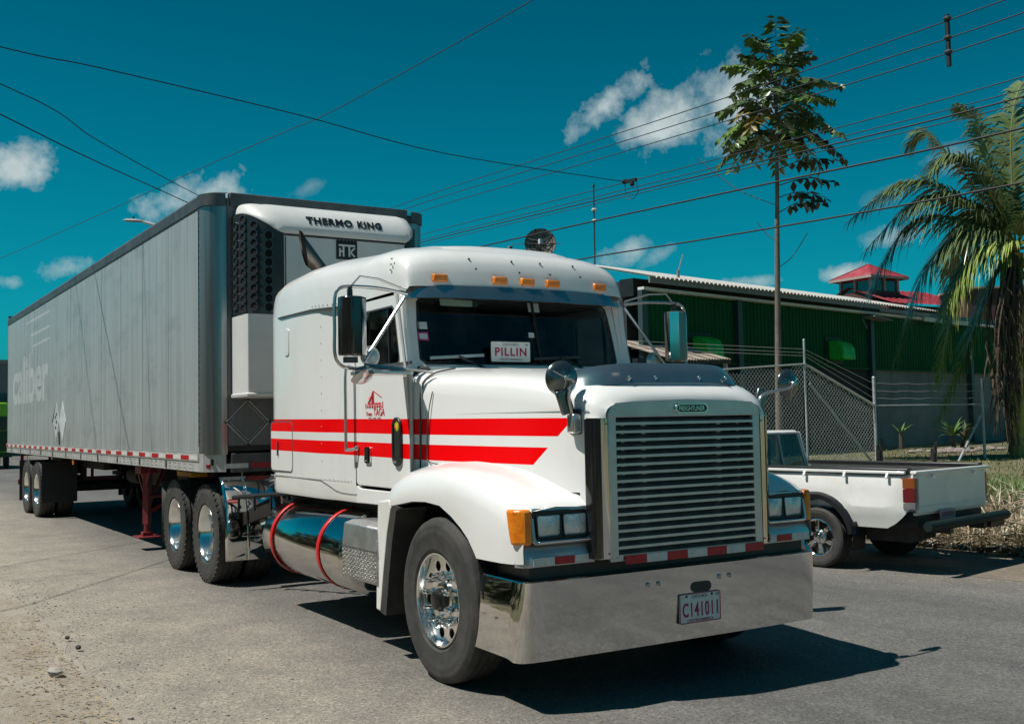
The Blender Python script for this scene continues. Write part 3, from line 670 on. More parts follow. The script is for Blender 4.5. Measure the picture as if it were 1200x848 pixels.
# red house emblem and lettering on the near door
def ink(pts, r=.004):
    k.tube([(x, -1.0, z) for x, z in pts], r, 4)
k = B(); e0 = -1.52
ink([(e0+.06, 1.800), (e0+.13, 1.86), (e0+.16, 1.895), (e0+.165, 1.80)], .006); ink([(e0+.165, 1.893), (e0+.29, 1.85), (e0+.31, 1.845)], .003); ink([(e0+.14, 1.88), (e0+.14, 1.80)], .007)
ink([(e0+.02, 1.765), (e0+.02, 1.80)], .005); ink([(e0+.33, 1.765), (e0+.33, 1.81)], .004)
for i in range(6): ink([(e0+.05+.045*i, 1.77), (e0+.068+.045*i, 1.795), (e0+.086+.045*i, 1.77)], .006)
ink([(e0+.05, 1.80), (e0+.30, 1.80)], .004); ink([(e0+.085, 1.845), (e0+.105, 1.83)], .014)
k.obj('door_emblem', redprint, TR)
text('TAGA', .20, .058, (e0+.262, -1.0005, 1.735), (1, 0, 0), (0, 0, 1), redprint, TR, .001)
text('Trans', .11, .030, (e0+.075, -1.0005, 1.722), (1, 0, 0), (0, 0, 1), redprint, TR, .001)
k = B()
for i in range(11):
    if i not in (3, 7): k.box((e0+.07+i*.021, -1.0005, 1.686), (.013, .002, .017))
k.obj('door_small_print', mat('pale red print', (.55, .22, .2), .6), TR)
# ---- windscreen wall
def wsx(y, z): return -.705-(z-2.06)*.26-.095*y*y
def wsP(y, z): return (wsx(y, z), y, z)
n = 9
inn = [(-.825+i*1.65/n, 2.076) for i in range(n)]+[(.825, 2.076)]+[(.866, 2.115), (.862, 2.3), (.852, 2.45), (.838, 2.525)]+[(.805-(i-1)*1.61/(n-1), 2.556) for i in range(1, n+1)]+[(-.838, 2.525), (-.858, 2.35), (-.866, 2.115)]
outr = [(-.96+i*1.92/n, 2.02) for i in range(n)]+[(.96, 2.02), (.97, 2.2), (.965, 2.3), (.955, 2.42), (.95, 2.64)]+[(.95-i*1.9/n, 2.66) for i in range(1, n+1)]+[(-.955, 2.42), (-.965, 2.3), (-.97, 2.2)]
b = B(); b.plate(outr, inn, lambda y, z: wsP(y, z), (-.05, 0, 0)); ws = b.obj('windscreen_surround', white, TR, smooth=30)
b = B(); gk = [(y*1.022, 2.316+(z-2.316)*1.05) for y, z in inn]; b.plate(gk, inn, lambda y, z: (wsx(y, z)+.003, y, z), (-.02, 0, 0)); b.obj('windscreen_seal', black, ws)
for s in (-1, 1):
    b = B(); b.loft([[wsP(s*yy, z), (wsx(s*yy, z)-.045, s*1.0, z), (-.712-max(0, z-1.9)*.22-.01, s*1.0, z), (-.76-max(0, z-1.9)*.22, s*.93, z)] for z, yy in ((2.0, .955), (2.05, .955), (2.3, .965), (2.5, .957), (2.64, .95))], True)
    b.obj('pillar', white, TR, bevel=.008)
    b = B(); b.tube([(-.74-max(0, z-1.9)*.24, s*1.004, z) for z in (2.02, 2.3, 2.58)], .016, 6); b.obj('pillar_gutter', steelgrey, TR)
b = B(); gp = []
for j in range(5):
    z = 2.075+(2.558-2.075)*j/4; hw = .870-.025*j/4
    gp.append([(wsx(hw*a, z)-.012, hw*a, z) for a in [-1+2*i/14 for i in range(15)]])
b.loft(gp, False); wg = b.obj('windscreen', tint, TR, smooth=60)
b = B(); b.tube([(wsx(0, z)+.002, 0.105, z) for z in (2.08, 2.3, 2.555)], .012, 6); b.obj('centre_bar', black, wg)
for y0, y1, z0, z1, bl in ((-.80, -.36, 2.105, 2.115, -.45), (.05, .55, 2.105, 2.12, .48)):
    b = B(); b.tube([(wsx(y1, 2.03)+.035, y1, 2.02), (wsx((y0+y1)/2, 2.11)+.03, (y0+y1)/2-.02, 2.125)], .009, 6)
    wp = b.obj('wiper', black, TR); k = B(); k.bar((wsx(y0, z0)+.022, y0-.02, 2.112), (wsx(y1, z0)+.022, (y0+y1)/2+.18, 2.135), .012, .022); k.obj('wiper_blade', black if y0 > 0 else dullalu, wp)
# things stuck behind the glass (they ride with the truck)
def ontoglass(y, z): return wsx(y, z)+.0
b = B(); b.prism(rrect(-.345, -.005, 2.088, 2.238, .01), 'x', -.70, -.694); npp = b.obj('name_plate', platem, TR, smooth=30)
npp.location = (.002, 0, 0)
text('PILLIN', .275, .062, (-.6935, -.175, 2.163), (0, 1, 0), (0, 0, 1), plum, npp, .001, bold=.028, space=1.18)
text('COSTA RICA', .14, .018, (-.6935, -.175, 2.217), (0, 1, 0), (0, 0, 1), MATS['grey print'], npp, .001)
text('CENTROAMERICA', .20, .015, (-.6935, -.175, 2.107), (0, 1, 0), (0, 0, 1), MATS['grey print'], npp, .001)
text('09', .03, .017, (-.6935, -.035, 2.217), (0, 1, 0), (0, 0, 1), MATS['grey print'], npp, .001)
for y, z, a, c, mm in ((-.83, 2.355, .075, .055, whiteprint), (-.835, 2.275, .085, .065, mat('pink sticker', (.55, .06, .28), .5)), (.12, 2.52, .10, .075, mat('grey sticker', (.32, .38, .36), .6)), (.06, 2.30, .05, .04, whiteprint), (-.52, 2.535, .32, .055, mat('green strip', (.25, .36, .30), .6))):
    b = B(); x = wsx(y, z)-.004; b.box((x, y, z), (.003, a, c), Matrix.Rotation(R(-14), 3, 'Y')); stt = b.obj('window_sticker', mm, wg)
    if mm.name == 'pink sticker':
        k = B(); k.box((x+.003, y, z), (.002, a*.75, c*.6), Matrix.Rotation(R(-14), 3, 'Y')); k.obj('sticker_field', whiteprint, stt)
# ---- interior
b = B(); b.box((-.92, 0, 1.98), (.32, 1.84, .16)); b.box((-1.05, -.02, 1.75), (.3, 1.8, .4)); b.obj('dashboard', interior, TR, bevel=.03)
for y in (-.52, .52):
    b = B(); b.box((-1.55, y, 1.62), (.5, .5, .14)); b.box((-1.80, y, 2.02), (.14, .48, .72), Matrix.Rotation(R(-8), 3, 'Y')); b.box((-1.86, y, 2.45), (.1, .26, .16)); b.obj('seat', seatm, TR, bevel=.04)
b = B(); b.tube([(-1.15+.06*math.sin(t), .52+.22*math.cos(t), 2.02+.20*math.sin(t)) for t in [2*math.pi*i/20 for i in range(20)]], .015, 6, closed=True); b.tube([(-1.15, .52, 2.02), (-1.0, .52, 1.9)], .03, 6); b.obj('steering_wheel', black, TR)
b = B(); b.box((-1.95, 0, 1.85), (.03, 1.9, 1.5)); b.box((-2.4, 0, 2.58), (2.5, 1.9, .03)); b.obj('cab_lining', interior, TR)
# ---- roof cap
RT = [(-3.672, 2.66, .93), (-3.66, 2.80, .985), (-3.61, 2.93, 1.02), (-3.5, 3.02, 1.042), (-3.3, 3.07, 1.05), (-2.8, 3.10, 1.05), (-2.3, 3.09, 1.05), (-2.0, 3.07, 1.02), (-1.6, 3.045, 1.005), (-1.25, 3.015, 1.0), (-1.05, 2.985, .995), (-.93, 2.955, .985), (-.85, 2.92, .978), (-.795, 2.875, .972), (-.762, 2.82, .968), (-.742, 2.75, .965), (-.728, 2.68, .965), (-.722, 2.642, .965)]
def seamz(x): return lerp([(-3.67, 2.635), (-2.54, 2.625), (-2.04, 2.60), (-1.75, 2.598), (-.72, 2.615)], x)
b = B(); rings = []
for x, zt, w_ in RT:
    zs = seamz(x); sw = min(1, max(0, (x+1.6)/.8)); r = []
    sh = zs+(zt-zs)*.34; N = 10
    r += [(x-.095*sw*w_*w_, -w_, zs), (x-.095*sw*w_*w_, -w_*.998, (zs+sh)/2)]
    e1 = .62 if x < -1.3 else .50
    for i in range(0, 2*N+1):
        t = math.pi*i/(2*N); c, s_ = math.cos(t), math.sin(t); y = -w_*.995*math.copysign(abs(c)**e1, c); z = sh+(zt-sh)*abs(s_)**e1
        r.append((x-.095*sw*y*y, y, z))
    r += [(x-.095*sw*w_*w_, w_*.998, (zs+sh)/2), (x-.095*sw*w_*w_, w_, zs)]
    rings.append(r)
b.loft(rings, False, (True, False)); roof = b.obj('roof', white, TR, smooth=50)
# raised centre panel of the roof
b = B(); rr = []
for x, dzr, w_ in ((-2.75, -.02, .5), (-2.6, .015, .60), (-2.2, .028, .66), (-1.4, .03, .68), (-1.0, .026, .66), (-.88, -.015, .62)):
    zt = lerp([(a, c) for a, c, d in RT], x); rr.append([(x-.06*(y_*w_)**2, y_*w_, zt-.012*abs(y_)**3*2+dzr*(1-abs(y_)**8)-.03*abs(y_)**8) for y_ in [-1+i/6 for i in range(13)]])
b.loft(rr, False); b.obj('roof_panel', white, roof, smooth=60)
for s in (-1, 1): b = B(); b.tube([(x, s*(lerp([(a, d) for a, c, d in RT], x)+.003), seamz(x)) for x in (-3.64, -3.3, -2.54, -2.3, -2.04, -1.75)], .009, 5); b.obj('roof_seam', gasket, roof)
b = B()
for s in (-1, 1):
    for i in range(9): b.ball((-2.5+i*.08, s*(lerp([(a, d) for a, c, d in RT], -2.5+i*.08)+.002), seamz(-2.5+i*.08)+.03), .007, 5)
    for i in range(3): b.ball((-1.02-.012*i, s*.99, 2.86-.04*i), .009, 6)
b.obj('roof_rivet', steelgrey, roof)
for y in (-.72, -.235, 0.005, .24, .715):
    xx = -.724-.095*y*y
    b = B(); b.loft([[(xx-.01, y+a*.062, 2.70+c*.030) for a, c in ((-1, -1), (1, -1), (1, 1), (-1, 1))], [(xx+.02, y+a*.055, 2.70+c*.024) for a, c in ((-1, -1), (1, -1), (1, 1), (-1, 1))]], True, (False, True))
    b.obj('marker_lamp', amber, roof, bevel=.006)
for y, z in ((-.46, 2.86), (-.43, 2.78), (-.10, 2.86), (-.06, 2.77), (.16, 2.86), (.22, 2.77), (.48, 2.86), (.52, 2.77)): b = B(); b.ball((-.742-.095*y*y+(.010 if z < 2.8 else -.040), y, z), .009, 6); b.obj('roof_stud', black, roof)
# polished sun visor
b = B(); t0, t1, t2 = [], [], []
for i in range(25):
    a = -1+2*i/24; y = .985*a; bk = .10*abs(a)**2+.10*abs(a)**12
    t0.append((-.712-bk, y*.99, 2.648)); t1.append((-.668-bk, y, 2.55)); t2.append((-.69-bk, y*.985, 2.545))
b.loft([t0, [((p[0]+q[0])/2+.006, p[1], (p[2]+q[2])/2) for p, q in zip(t0, t1)], t1, t2], False)
b.obj('sun_visor', chromeb, TR, smooth=50)
# ---- mirrors
def mirror(s, yo=0.0):
    k = B(); y0, y1 = 1.345+yo, 1.525+yo
    prof = [(-.70, s*y1), (-.665, s*(y1-.03)), (-.64, s*(y1-.06)), (-.645, s*(y0+.05)), (-.69, s*y0), (-.77, s*y0), (-.77, s*y1)]
    k.prism(prof, 'z', 2.115, 2.525); mr = k.obj('door_mirror', mat('dark mirror shell', (.05, .05, .048), .1, .6, col2=(.035, .034, .032), coat=1) if s < 0 else mat('smoky chrome', (.30, .27, .25), .22, .7, col2=(.20, .18, .165), nscale=5, stretch=(1, 1, .3)), TR, bevel=.012)
    k = B(); k.prism([(-.637, s*(y0+.052)), (-.640, s*(y0+.052)), (-.694, s*(y0-.002)), (-.70, s*(y0-.004)), (-.692, s*(y0-.004))], 'z', 2.12, 2.52); k.obj('mirror_edge', chrome, mr)
    k = B(); k.box((-.773, s*(y0+y1)/2, 2.32), (.006, .15, .36)); k.obj('mirror_glass', chrome, mr)
    P = catmull([(-.80, s*.975, 2.575), (-.77, s*1.2, 2.60), (-.75, s*(1.42+yo), 2.60), (-.745, s*(1.52+yo), 2.58), (-.745, s*(1.553+yo), 2.50), (-.745, s*(1.555+yo), 2.3), (-.745, s*(1.553+yo), 2.12), (-.745, s*(1.50+yo), 2.045), (-.745, s*(1.40+yo), 2.03), (-.74, s*(1.33+yo), 2.04)], 5)
    k = B(); k.tube(P, .0125, 8); arm = k.obj('mirror_arm', tubem, mr)
    k = B(); k.tube([(-.80, s*.985, 2.60), (-.77, s*1.21, 2.665), (-.75, s*(1.36+yo), 2.675), (-.75, s*(1.43+yo), 2.60)], .008, 6); k.tube([(-.81, s*.99, 2.55), (-.75, s*(1.34+yo), 2.075)], .0125, 8)
    k.tube([(-.745, s*(1.34+yo), 2.06), (-.62, s*1.05, 2.02), (-.50, s*.93, 1.995)], .010, 6); k.tube([(-.75, s*(1.30+yo), 2.04), (-.76, s*1.0, 2.02)], .012, 6); k.obj('mirror_stay', tubem, mr)
    k = B(); k.box((-.745, s*(1.44+yo), 2.55), (.03, .03, .06)); k.ball((-.745, s*(1.44+yo), 2.595), .02, 6); k.obj('mirror_clamp', gasket, mr); k = B(); k.box((-.745, s*(1.44+yo), 2.09), (.05, .09, .04)); k.obj('mirror_clamp', gasket, mr)
    k = B(); k.prism([(-.80, s*(1.42+yo)), (-.60, s*(1.33+yo)), (-.62, s*1.02), (-.84, s*1.01)], 'z', 1.985, 2.01); k.lathe([(.0, .05), (.05, .045), (.085, .02), (.095, 0), (.0, 0)], (-.72, s*(1.36+yo), 1.985), (.3, -s*.2, -.6), 16); k.obj('mirror_bracket', tubem, mr, bevel=.004)
    k = B(); k.lathe([(.0, .03), (.05, .024), (.075, 0), (0, 0)], (-.80, s*1.27, 2.12), (1, 0, 0), 18); k.obj('convex_mirror', dullalu, mr)
mirror(-1); mirror(1, .02)
def fmirror(s, c, far):
    k = B(); c = Vector(c); k.lathe([(.0, .035), (.045, .031), (.08, .018), (.103, .002), (.106, -.008), (.10, -.012), (0, -.012)], c, (1, s*.12, .0), 28); fm = k.obj('hood_mirror', smoked, TR, smooth=60)
    base = Vector((.93, s*.715, 1.625)); k = B(); k.box(base+Vector((0, s*.02, 0)), (.075, .06, .115)); k.obj('mirror_mount', tubem, fm, bevel=.012)
    k = B(); k.box(base+Vector((-.02, s*-.002, .01)), (.10, .03, .15)); k.obj('mount_pad', black, fm, bevel=.01)
    k = B(); k.tube(catmull([base+Vector((0, s*.03, .05)), base+Vector((.01, s*.06, .16)), c+Vector((.06, -s*.05*far, -.03)), c+Vector((.045, 0, 0))], 5), .010, 8)
    for j in range(3):
        t = 2*math.pi*j/3+.5; k.tube([c+Vector((.045, 0, 0)), c+Vector((.016, .085*math.cos(t), .085*math.sin(t)))], .004, 5)
    k.ball(c+Vector((.045, 0, 0)), .016, 8); k.obj('mirror_arm', tubem, fm)
    d = base+Vector((-.02, s*.07, .13)); k = B(); k.box(d, (.03, .09, .15), Matrix.Rotation(R(-s*20), 3, 'X')); k.obj('square_mirror', smoked, fm, bevel=.012)
fmirror(-1, (.893, -.79, 1.893), 1); fmirror(1, (.86, 1.10, 1.862), 1.2)
# ---- exhaust stack behind the sleeper
b = B(); b.tube(catmull([(-3.93, -.30, 1.2), (-3.93, -.30, 2.6), (-3.93, -.31, 2.95), (-3.93, -.37, 3.12), (-3.93, -.44, 3.22)], 6), .070, 16, cap=False); mc = Vector((-3.92, -.60, 3.395)); b.loft([[Vector((-3.93, -.44, 3.22))+.07*(Vector((1, 0, 0))*math.cos(t)+Vector((0, .82, .57))*math.sin(t)) for t in [2*math.pi*j/20 for j in range(20)]], [mc+Vector((.07, .0, 0))*math.cos(t)+Vector((.03, -.05, .175))*math.sin(t) for t in [2*math.pi*j/20 for j in range(20)]]], True); ex = b.obj('exhaust_stack', mat('sooty pipe', (.20, .18, .165), .3, .9, col2=(.12, .105, .095), nscale=6), TR)
b = B(); b.face([b.m.verts.new(mc+Vector((.01, .012, 0))+Vector((.064, 0, 0))*math.cos(t)+Vector((.028, -.047, .166))*math.sin(t)) for t in [2*math.pi*j/20 for j in range(20)]]); b.obj('exhaust_mouth', black, ex)
# ---- chassis and running gear
b = B()
for y in (-.43, .43): b.box((-3.1, y, .86), (7.9, .09, .26))
for x in (-.2, -2.2, -3.8, -4.6, -6.4, -6.9): b.box((x, 0, .86), (.09, .8, .2))
b.obj('chassis_rail', frame_m, TR, bevel=.01)
b = B(); b.box((0, 0, .55), (.14, 1.9, .13)); b.box((-.2, 0, .95), (1.7, .95, .75)); b.box((.45, 0, .62), (.6, .8, .35)); b.obj('engine_block', frame_m, TR, bevel=.03)
AX1, AX2 = -5.33, -6.65
b = B()
for x in (AX1, AX2):
    b.tube([(x, -.95, .52), (x, -.3, .52), (x, -.18, .52), (x, .18, .52), (x, .3, .52), (x, .95, .52)], [.1, .1, .24, .24, .1, .1], 14)
b.tube([(AX1, 0, .55), (-1.5, 0, .75)], .07, 10); b.obj('drive_axle', frame_m, TR)
for x in (AX1, AX2):
    drive_wheel(TR, x, -1.06, .52, 0); drive_wheel(TR, x, 1.06, .52, math.pi)
front_wheel(TR, 0, -1.048, .52, 0); front_wheel(TR, 0, 1.048, .52, math.pi)
b = B(); b.loft([[(x, y, z) for y in (-.5, .5)] for x, z in ((-5.2, 1.1), (-5.6, 1.19), (-6.4, 1.19), (-6.8, 1.1))], False); b.box((-6.0, 0, 1.10), (.9, .9, .13)); b.obj('fifth_wheel', frame_m, TR)
# fuel tanks with red straps
for s in (-1, 1):
    c = (-2.55, s*.862, .635); r = .325
    b = B(); b.lathe([(.0, -.985), (r*.55, -.978), (r*.85, -.955), (r*.97, -.93), (r, -.90), (r, .90), (r*.97, .93), (r*.85, .955), (0, .985)], c, (1, 0, 0), 48); tk = b.obj('fuel_tank', tankm, TR, smooth=50)
    for x in (-3.2, -2.06):
        b = B(); b.loft([[(x-.030, c[1]+s*rr_*math.sin(t), c[2]+rr_*math.cos(t)), (x+.030, c[1]+s*rr_*math.sin(t), c[2]+rr_*math.cos(t))] for rr_, t in [(r+.004, R(-40+i*10)) for i in range(25)]], False)
        o = b.obj('tank_strap', redp, tk, smooth=20); sm = o.modifiers.new('thick', 'SOLIDIFY'); sm.thickness = .004; sm.offset = 1
        b = B(); b.bar((x, s*.70, .93), (x, s*.62, 1.03), .06, .03); b.obj('strap_bracket', redp, o)
    b = B(); b.lathe([(.055, 0), (.055, .03), (.04, .045), (0, .045)], (-2.75, s*.80, .95), (0, s*.1, 1), 16); b.obj('filler_cap', black, tk)
    # step box of tread plate
    b = B(); b.prism([(s*1.195, .50), (s*1.205, .73), (s*1.185, .905), (s*1.12, .925), (s*.80, .925), (s*.80, .50)], 'x', -1.52, -.885); sb = b.obj('step_box', plate_al, TR, bevel=.012)
    k = B()
    for i in range(20):
        for j in range(7): k.bar((-1.505+i*.031, s*(1.1965+.0055*(.02+j*.031)/.23*2), .515+j*.031+(i % 2)*.012), (-1.492+i*.031, s*(1.1975+.0055*(.03+j*.031)/.23*2), .528+j*.031+(i % 2)*.012), .004, .008, (0, 1, 0))
    k.obj('tread_relief', plate_al, sb); k = B(); k.box((-1.2, s*1.204, .735), (.63, .006, .012)); k.obj('step_seam', gasket, sb)
    # dark panel added under the cab to stand for shade
    b = B(); b.box((-2.2, s*.62, .97), (2.7, .5, .10)); b.obj('underbody_shade', frame_m, TR)
    # quarter fender: one polished sheet wrapped round the front of the drive tyre, with ribs
    path = [(-4.575, .30), (-4.585, .55), (-4.60, .80), (-4.64, .93), (-4.72, 1.06), (-4.80, 1.125)]
    b = B(); b.loft([[(x, s*1.20, z), (x+.006, s*1.17, z), (x+.006, s*.56, z)] for x, z in path], False); q = b.obj('quarter_fender', chrome, TR, smooth=50)
    sm = q.modifiers.new('thick', 'SOLIDIFY'); sm.thickness = .006
    for y in (.965, .60):
        b = B(); b.tube([(x+.016, s*y, z) for x, z in path], .012, 6); b.obj('fender_rib', chrome, q)
    b = B(); b.tube([(-4.52, s*1.14, .935), (-4.35, s*1.02, .95), (-3.75, s*.70, 1.0)], .022, 8)
    for f_ in (.06, .30, .55, .8): b.bar(Vector((-4.50, s*1.125, .935)).lerp(Vector((-3.75, s*.70, 1.0)), f_), Vector((-4.50, s*1.125, .80)).lerp(Vector((-3.75, s*.70, .84)), f_), .018, .03)
    b.obj('hose_rack', black, TR)
    b = B(); b.loft([[(AX2-.62, s*1.19, z), (AX2-.62, s*.58, z)] for z in (1.0, .25)], False); o = b.obj('mud_flap', rubber, TR); sm = o.modifiers.new('thick', 'SOLIDIFY'); sm.thickness = .012
b = B(); b.lathe([(.05, 0), (.05, .08), (.03, .1), (0, .1)], (-3.95, -.72, 1.05), (0, 0, 1), 14); b.obj('air_filter', black, TR)
b = B(); b.tube(catmull([(-3.68, -.1, 1.9), (-4.0, -.12, 1.5), (-4.4, -.1, 1.45), (-4.95, -.1, 1.75)], 6), .02, 8); b.tube(catmull([(-3.68, .1, 1.9), (-4.0, .1, 1.45), (-4.5, .12, 1.4), (-4.95, .1, 1.75)], 6), .02, 8); b.obj('air_hose', black, TR)
b = B(); b.box((-6.72, -.97, 1.115), (.62, .2, .10)); b.obj('yellow_case', yellow, TR, bevel=.008)
# ================================================================== refrigerated trailer
TL = thing('box_trailer', 'long weathered grey box trailer with a white cooling unit on its nose', 'trailer', (-5.99, 0, 0), R(1.227))
FX, RX, HW, ZB, ZR, ZT = 1.0, -13.83, 1.30, 1.175, 1.365, 4.12
def weathered(name, c1, c2, c3, metal, rough, streak=1.0):
    m, t, b, co = setup(name); pos = t.n('ShaderNodeNewGeometry').outputs['Position']
    s1 = t.noise(t.mapping(pos, (5.5, 5.5, .16)), 1.6, 6, .65); s2 = t.noise(t.mapping(pos, (18, 18, .25)), 1.6, 4, .6); s3 = t.noise(pos, .55, 5, .6)
    c = t.mix(t.ramp(s1, [(.36, 0), (.66, 1)]), c1, c2); c = t.mix(t.math('MULTIPLY', t.ramp(s2, [(.5, 0), (.72, 1)]), .45*streak), c, c3)
    c = t.mix(t.math('MULTIPLY', t.ramp(s3, [(.45, 0), (.65, 1)]), .35), c, c1)
    zz = t.n('ShaderNodeSeparateXYZ'); t.l(pos, zz.inputs[0]); gr_ = t.math('MULTIPLY', t.ramp(t.math('SUBTRACT', zz.outputs[2], 1.3), [(0, 1), (.5, 0)]), t.ramp(t.noise(t.mapping(pos, (3, 3, .5)), 1.3, 5, .6), [(.4, 0), (.7, 1)])); c = t.mix(t.math('MULTIPLY', gr_, .5*streak), c, (.17, .165, .15))
    s4 = t.noise(t.mapping(pos, (.8, .8, 2.2)), 1.4, 6, .65); c = t.mix(t.math('MULTIPLY', t.ramp(s4, [(.52, 0), (.68, 1)]), .35*streak), c, c3)
    t.l(c, b.inputs['Base Color']); b.inputs['Metallic'].default_value = metal
    t.l(t.math('ADD', t.math('MULTIPLY', s1, .3), rough-.15), b.inputs['Roughness'])
    bp = t.n('ShaderNodeBump'); bp.inputs['Strength'].default_value = .12; bp.inputs['Distance'].default_value = .05
    t.l(t.noise(t.mapping(pos, (1.2, 1.2, .35)), 1.5, 3, .5), bp.inputs['Height']); t.l(bp.outputs[0], b.inputs['Normal']); return m
wallm = weathered('weathered trailer side', (.43, .46, .46), (.30, .33, .332), (.18, .205, .21), .2, .44)
nosem = weathered('weathered trailer nose', (.16, .175, .18), (.125, .14, .145), (.10, .11, .115), .2, .5, .7)
topm = mat('tarnished rail', (.13, .135, .14), .5, .5, col2=(.08, .085, .09), nscale=5)
postm = mat('polished corner', (.40, .41, .41), .22, .75, col2=(.24, .25, .25), nscale=5, stretch=(2, 2, .06), rvar=.05)
railm = mat('rail aluminium', (.60, .60, .58), .5, .35, col2=(.45, .45, .43), nscale=7, dirt=((.25, .22, .19), 5, .5))
# body core
b = B(); b.box(((FX-.22+RX)/2, 0, (ZR+ZT)/2), (FX-.22-RX, HW*2-.02, ZT-ZR-.03)); core = b.obj('body', nosem, TL)
NP = 12; PW = (FX-.255-RX-.05)/NP
b = B(); N = 24; L = []
for i in range(N+1):
    x = -PW/2+.006+(PW-.012)*i/N; L.append((x, -.0012 if i % 4 == 2 else 0))
b.loft([[(x, y, z) for x, y in L] for z in (ZR+.005, ZT-.145)], False)
b.loft([[(L[0][0], 0, z), (L[0][0], .012, z)] for z in (ZR+.005, ZT-.145)], False); b.loft([[(L[-1][0], 0, z), (L[-1][0], .012, z)] for z in (ZR+.005, ZT-.145)], False)
mp = b.mesh('side_panel', wallm, 20)
for s, rz in ((-1, 0), (1, math.pi)):
    for i in range(NP): place('side_panel', mp, TL, (RX+.05+PW*(i+.5), s*(HW+.004), 0), (0, 0, rz))
# top rail, corner castings, nose wall
b = B()
for s in (-1, 1): b.prism([(s*(HW-.02), ZT-.16), (s*(HW+.016), ZT-.16), (s*(HW+.016), ZT-.03), (s*(HW-.01), ZT), (s*(HW-.06), ZT)], 'x', RX, FX-.24)
b.box((FX-.03, 0, ZT-.075), (.09, HW*2-.5, .15)); b.box((RX+.02, 0, ZT-.07), (.05, HW*2, .14)); b.obj('top_rail', topm, TL, bevel=.012)
for s in (-1, 1):
    pc = [(FX-.24, s*(HW+.006)), (FX-.17, s*(HW+.004)), (FX-.10, s*(HW-.022)), (FX-.04, s*(HW-.075)), (FX-.008, s*(HW-.145)), (FX+.0, s*(HW-.22))]
    b = B(); b.loft([[(x, y, z) for x, y in catmull([(q[0], q[1], 0) for q in pc], 4) for _ in (0,)] if False else [(q.x, q.y, z) for q in catmull([(p[0], p[1], 0) for p in pc], 4)] for z in (ZR-.01, ZT-.14)], False)
    cp = b.obj('corner_post', postm, TL, smooth=60)
    b = B(); b.loft([[(q.x+.012*(q.x > FX-.2), q.y+s*.014, z) for q in catmull([(p[0], p[1], 0) for p in pc], 4)] for z in (ZT-.15, ZT-.02)]+[[(q.x-.04, q.y-s*.05, ZT+.004) for q in catmull([(p[0], p[1], 0) for p in pc], 4)]], False); b.obj('corner_casting', topm, cp, smooth=30)
    b = B()
    for i in range(38): b.ball((FX+.003, s*(HW-.27), ZR+.1+i*.069), .006, 4)
    for i in range(38): b.ball((FX-.215, s*(HW+.008), ZR+.1+i*.069), .006, 4)
    b.obj('post_rivet', railm, cp)
b = B(); b.box((FX-.022, 0, (ZR+ZT)/2), (.04, HW*2-.44, ZT-ZR-.16)); b.obj('nose_panel', nosem, TL)
for s in (-1, 1):
    b = B(); b.box((FX+.002, s*(HW-.225), (ZR+ZT)/2), (.010, .016, ZT-ZR-.16)); b.obj('post_edge', topm, TL)
    b = B(); b.box((FX-.245, s*(HW+.006), (ZR+ZT)/2), (.022, .012, ZT-ZR-.16)); b.obj('post_edge', topm, TL)
b = B(); b.box((FX+.012, 0, ZB+.09), (.06, HW*2-.5, .20)); b.box((FX+.025, 0, ZB+.165), (.03, HW*2-.56, .02)); nr = b.obj('nose_sill', topm, TL, bevel=.006)
for i, (y, mm) in enumerate(((-1.0, tape_w), (-.72, tape_r), (-.44, tape_w), (-.16, tape_r), (.12, tape_w), (.40, tape_r), (.68, tape_w), (.94, tape_r))):
    b = B(); b.box((FX+.0445, y, ZB+.06), (.003, .25, .05)); b.obj('reflective_strip', mm, nr)
b = B()
for i in range(20): b.ball((FX+.005, -.98+i*.1, ZR+.05), .009, 5)
b.obj('nose_rivet', topm, TL)
# placard frame (a tilted square) on the nose and two faded diamonds on the flank
c = Vector((FX+.005, -.865, 1.69)); q = [c+Vector((0, y, z)) for y, z in ((-.235, 0), (0, .235), (.235, 0), (0, -.235))]
b = B(); b.tube(q, .010, 5, closed=True); b.tube([Vector((FX+.004, 0, 0))*0+p for p in [c+Vector((.004, y*.82, z*.82)) for y, z in ((-.235, 0), (0, .235), (.235, 0), (0, -.235))]], .005, 4, closed=True)
pf = b.obj('placard_frame', steelgrey, TL)
for p in q: k = B(); k.ball(p+Vector((.01, 0, 0)), .016, 6); k.obj('frame_catch', black, pf)
for xw, mm in ((-7.75, mat('faded placard', (.50, .54, .54), .5, col2=(.36, .40, .40), nscale=9)), (-7.15, mat('pale placard', (.58, .62, .62), .5))):
    y = -HW-.006; b = B(); b.prism([(xw-.30, 1.78), (xw, 2.12), (xw+.30, 1.78), (xw, 1.44)], 'y', y-.004, y+.003); o = b.obj('hazard_placard', mm, TL)
    if xw < -7.5:
        k = B(); k.tube([(xw-.30, y-.006, 1.78), (xw, y-.006, 2.12), (xw+.30, y-.006, 1.78), (xw, y-.006, 1.44)], .012, 4, closed=True)
        for dx, dz in ((-.05, .08), (.06, 0), (-.02, -.1), (.05, .13)): k.box((xw+dx, y-.005, 1.78+dz), (.10, .003, .05))
        k.obj('placard_outline', gasket, o)
b = B(); b.box((-7.45, -HW-.007, 1.50), (.12, .005, .22), Matrix.Rotation(R(-14), 3, 'Y')); b.obj('torn_patch', black, TL)
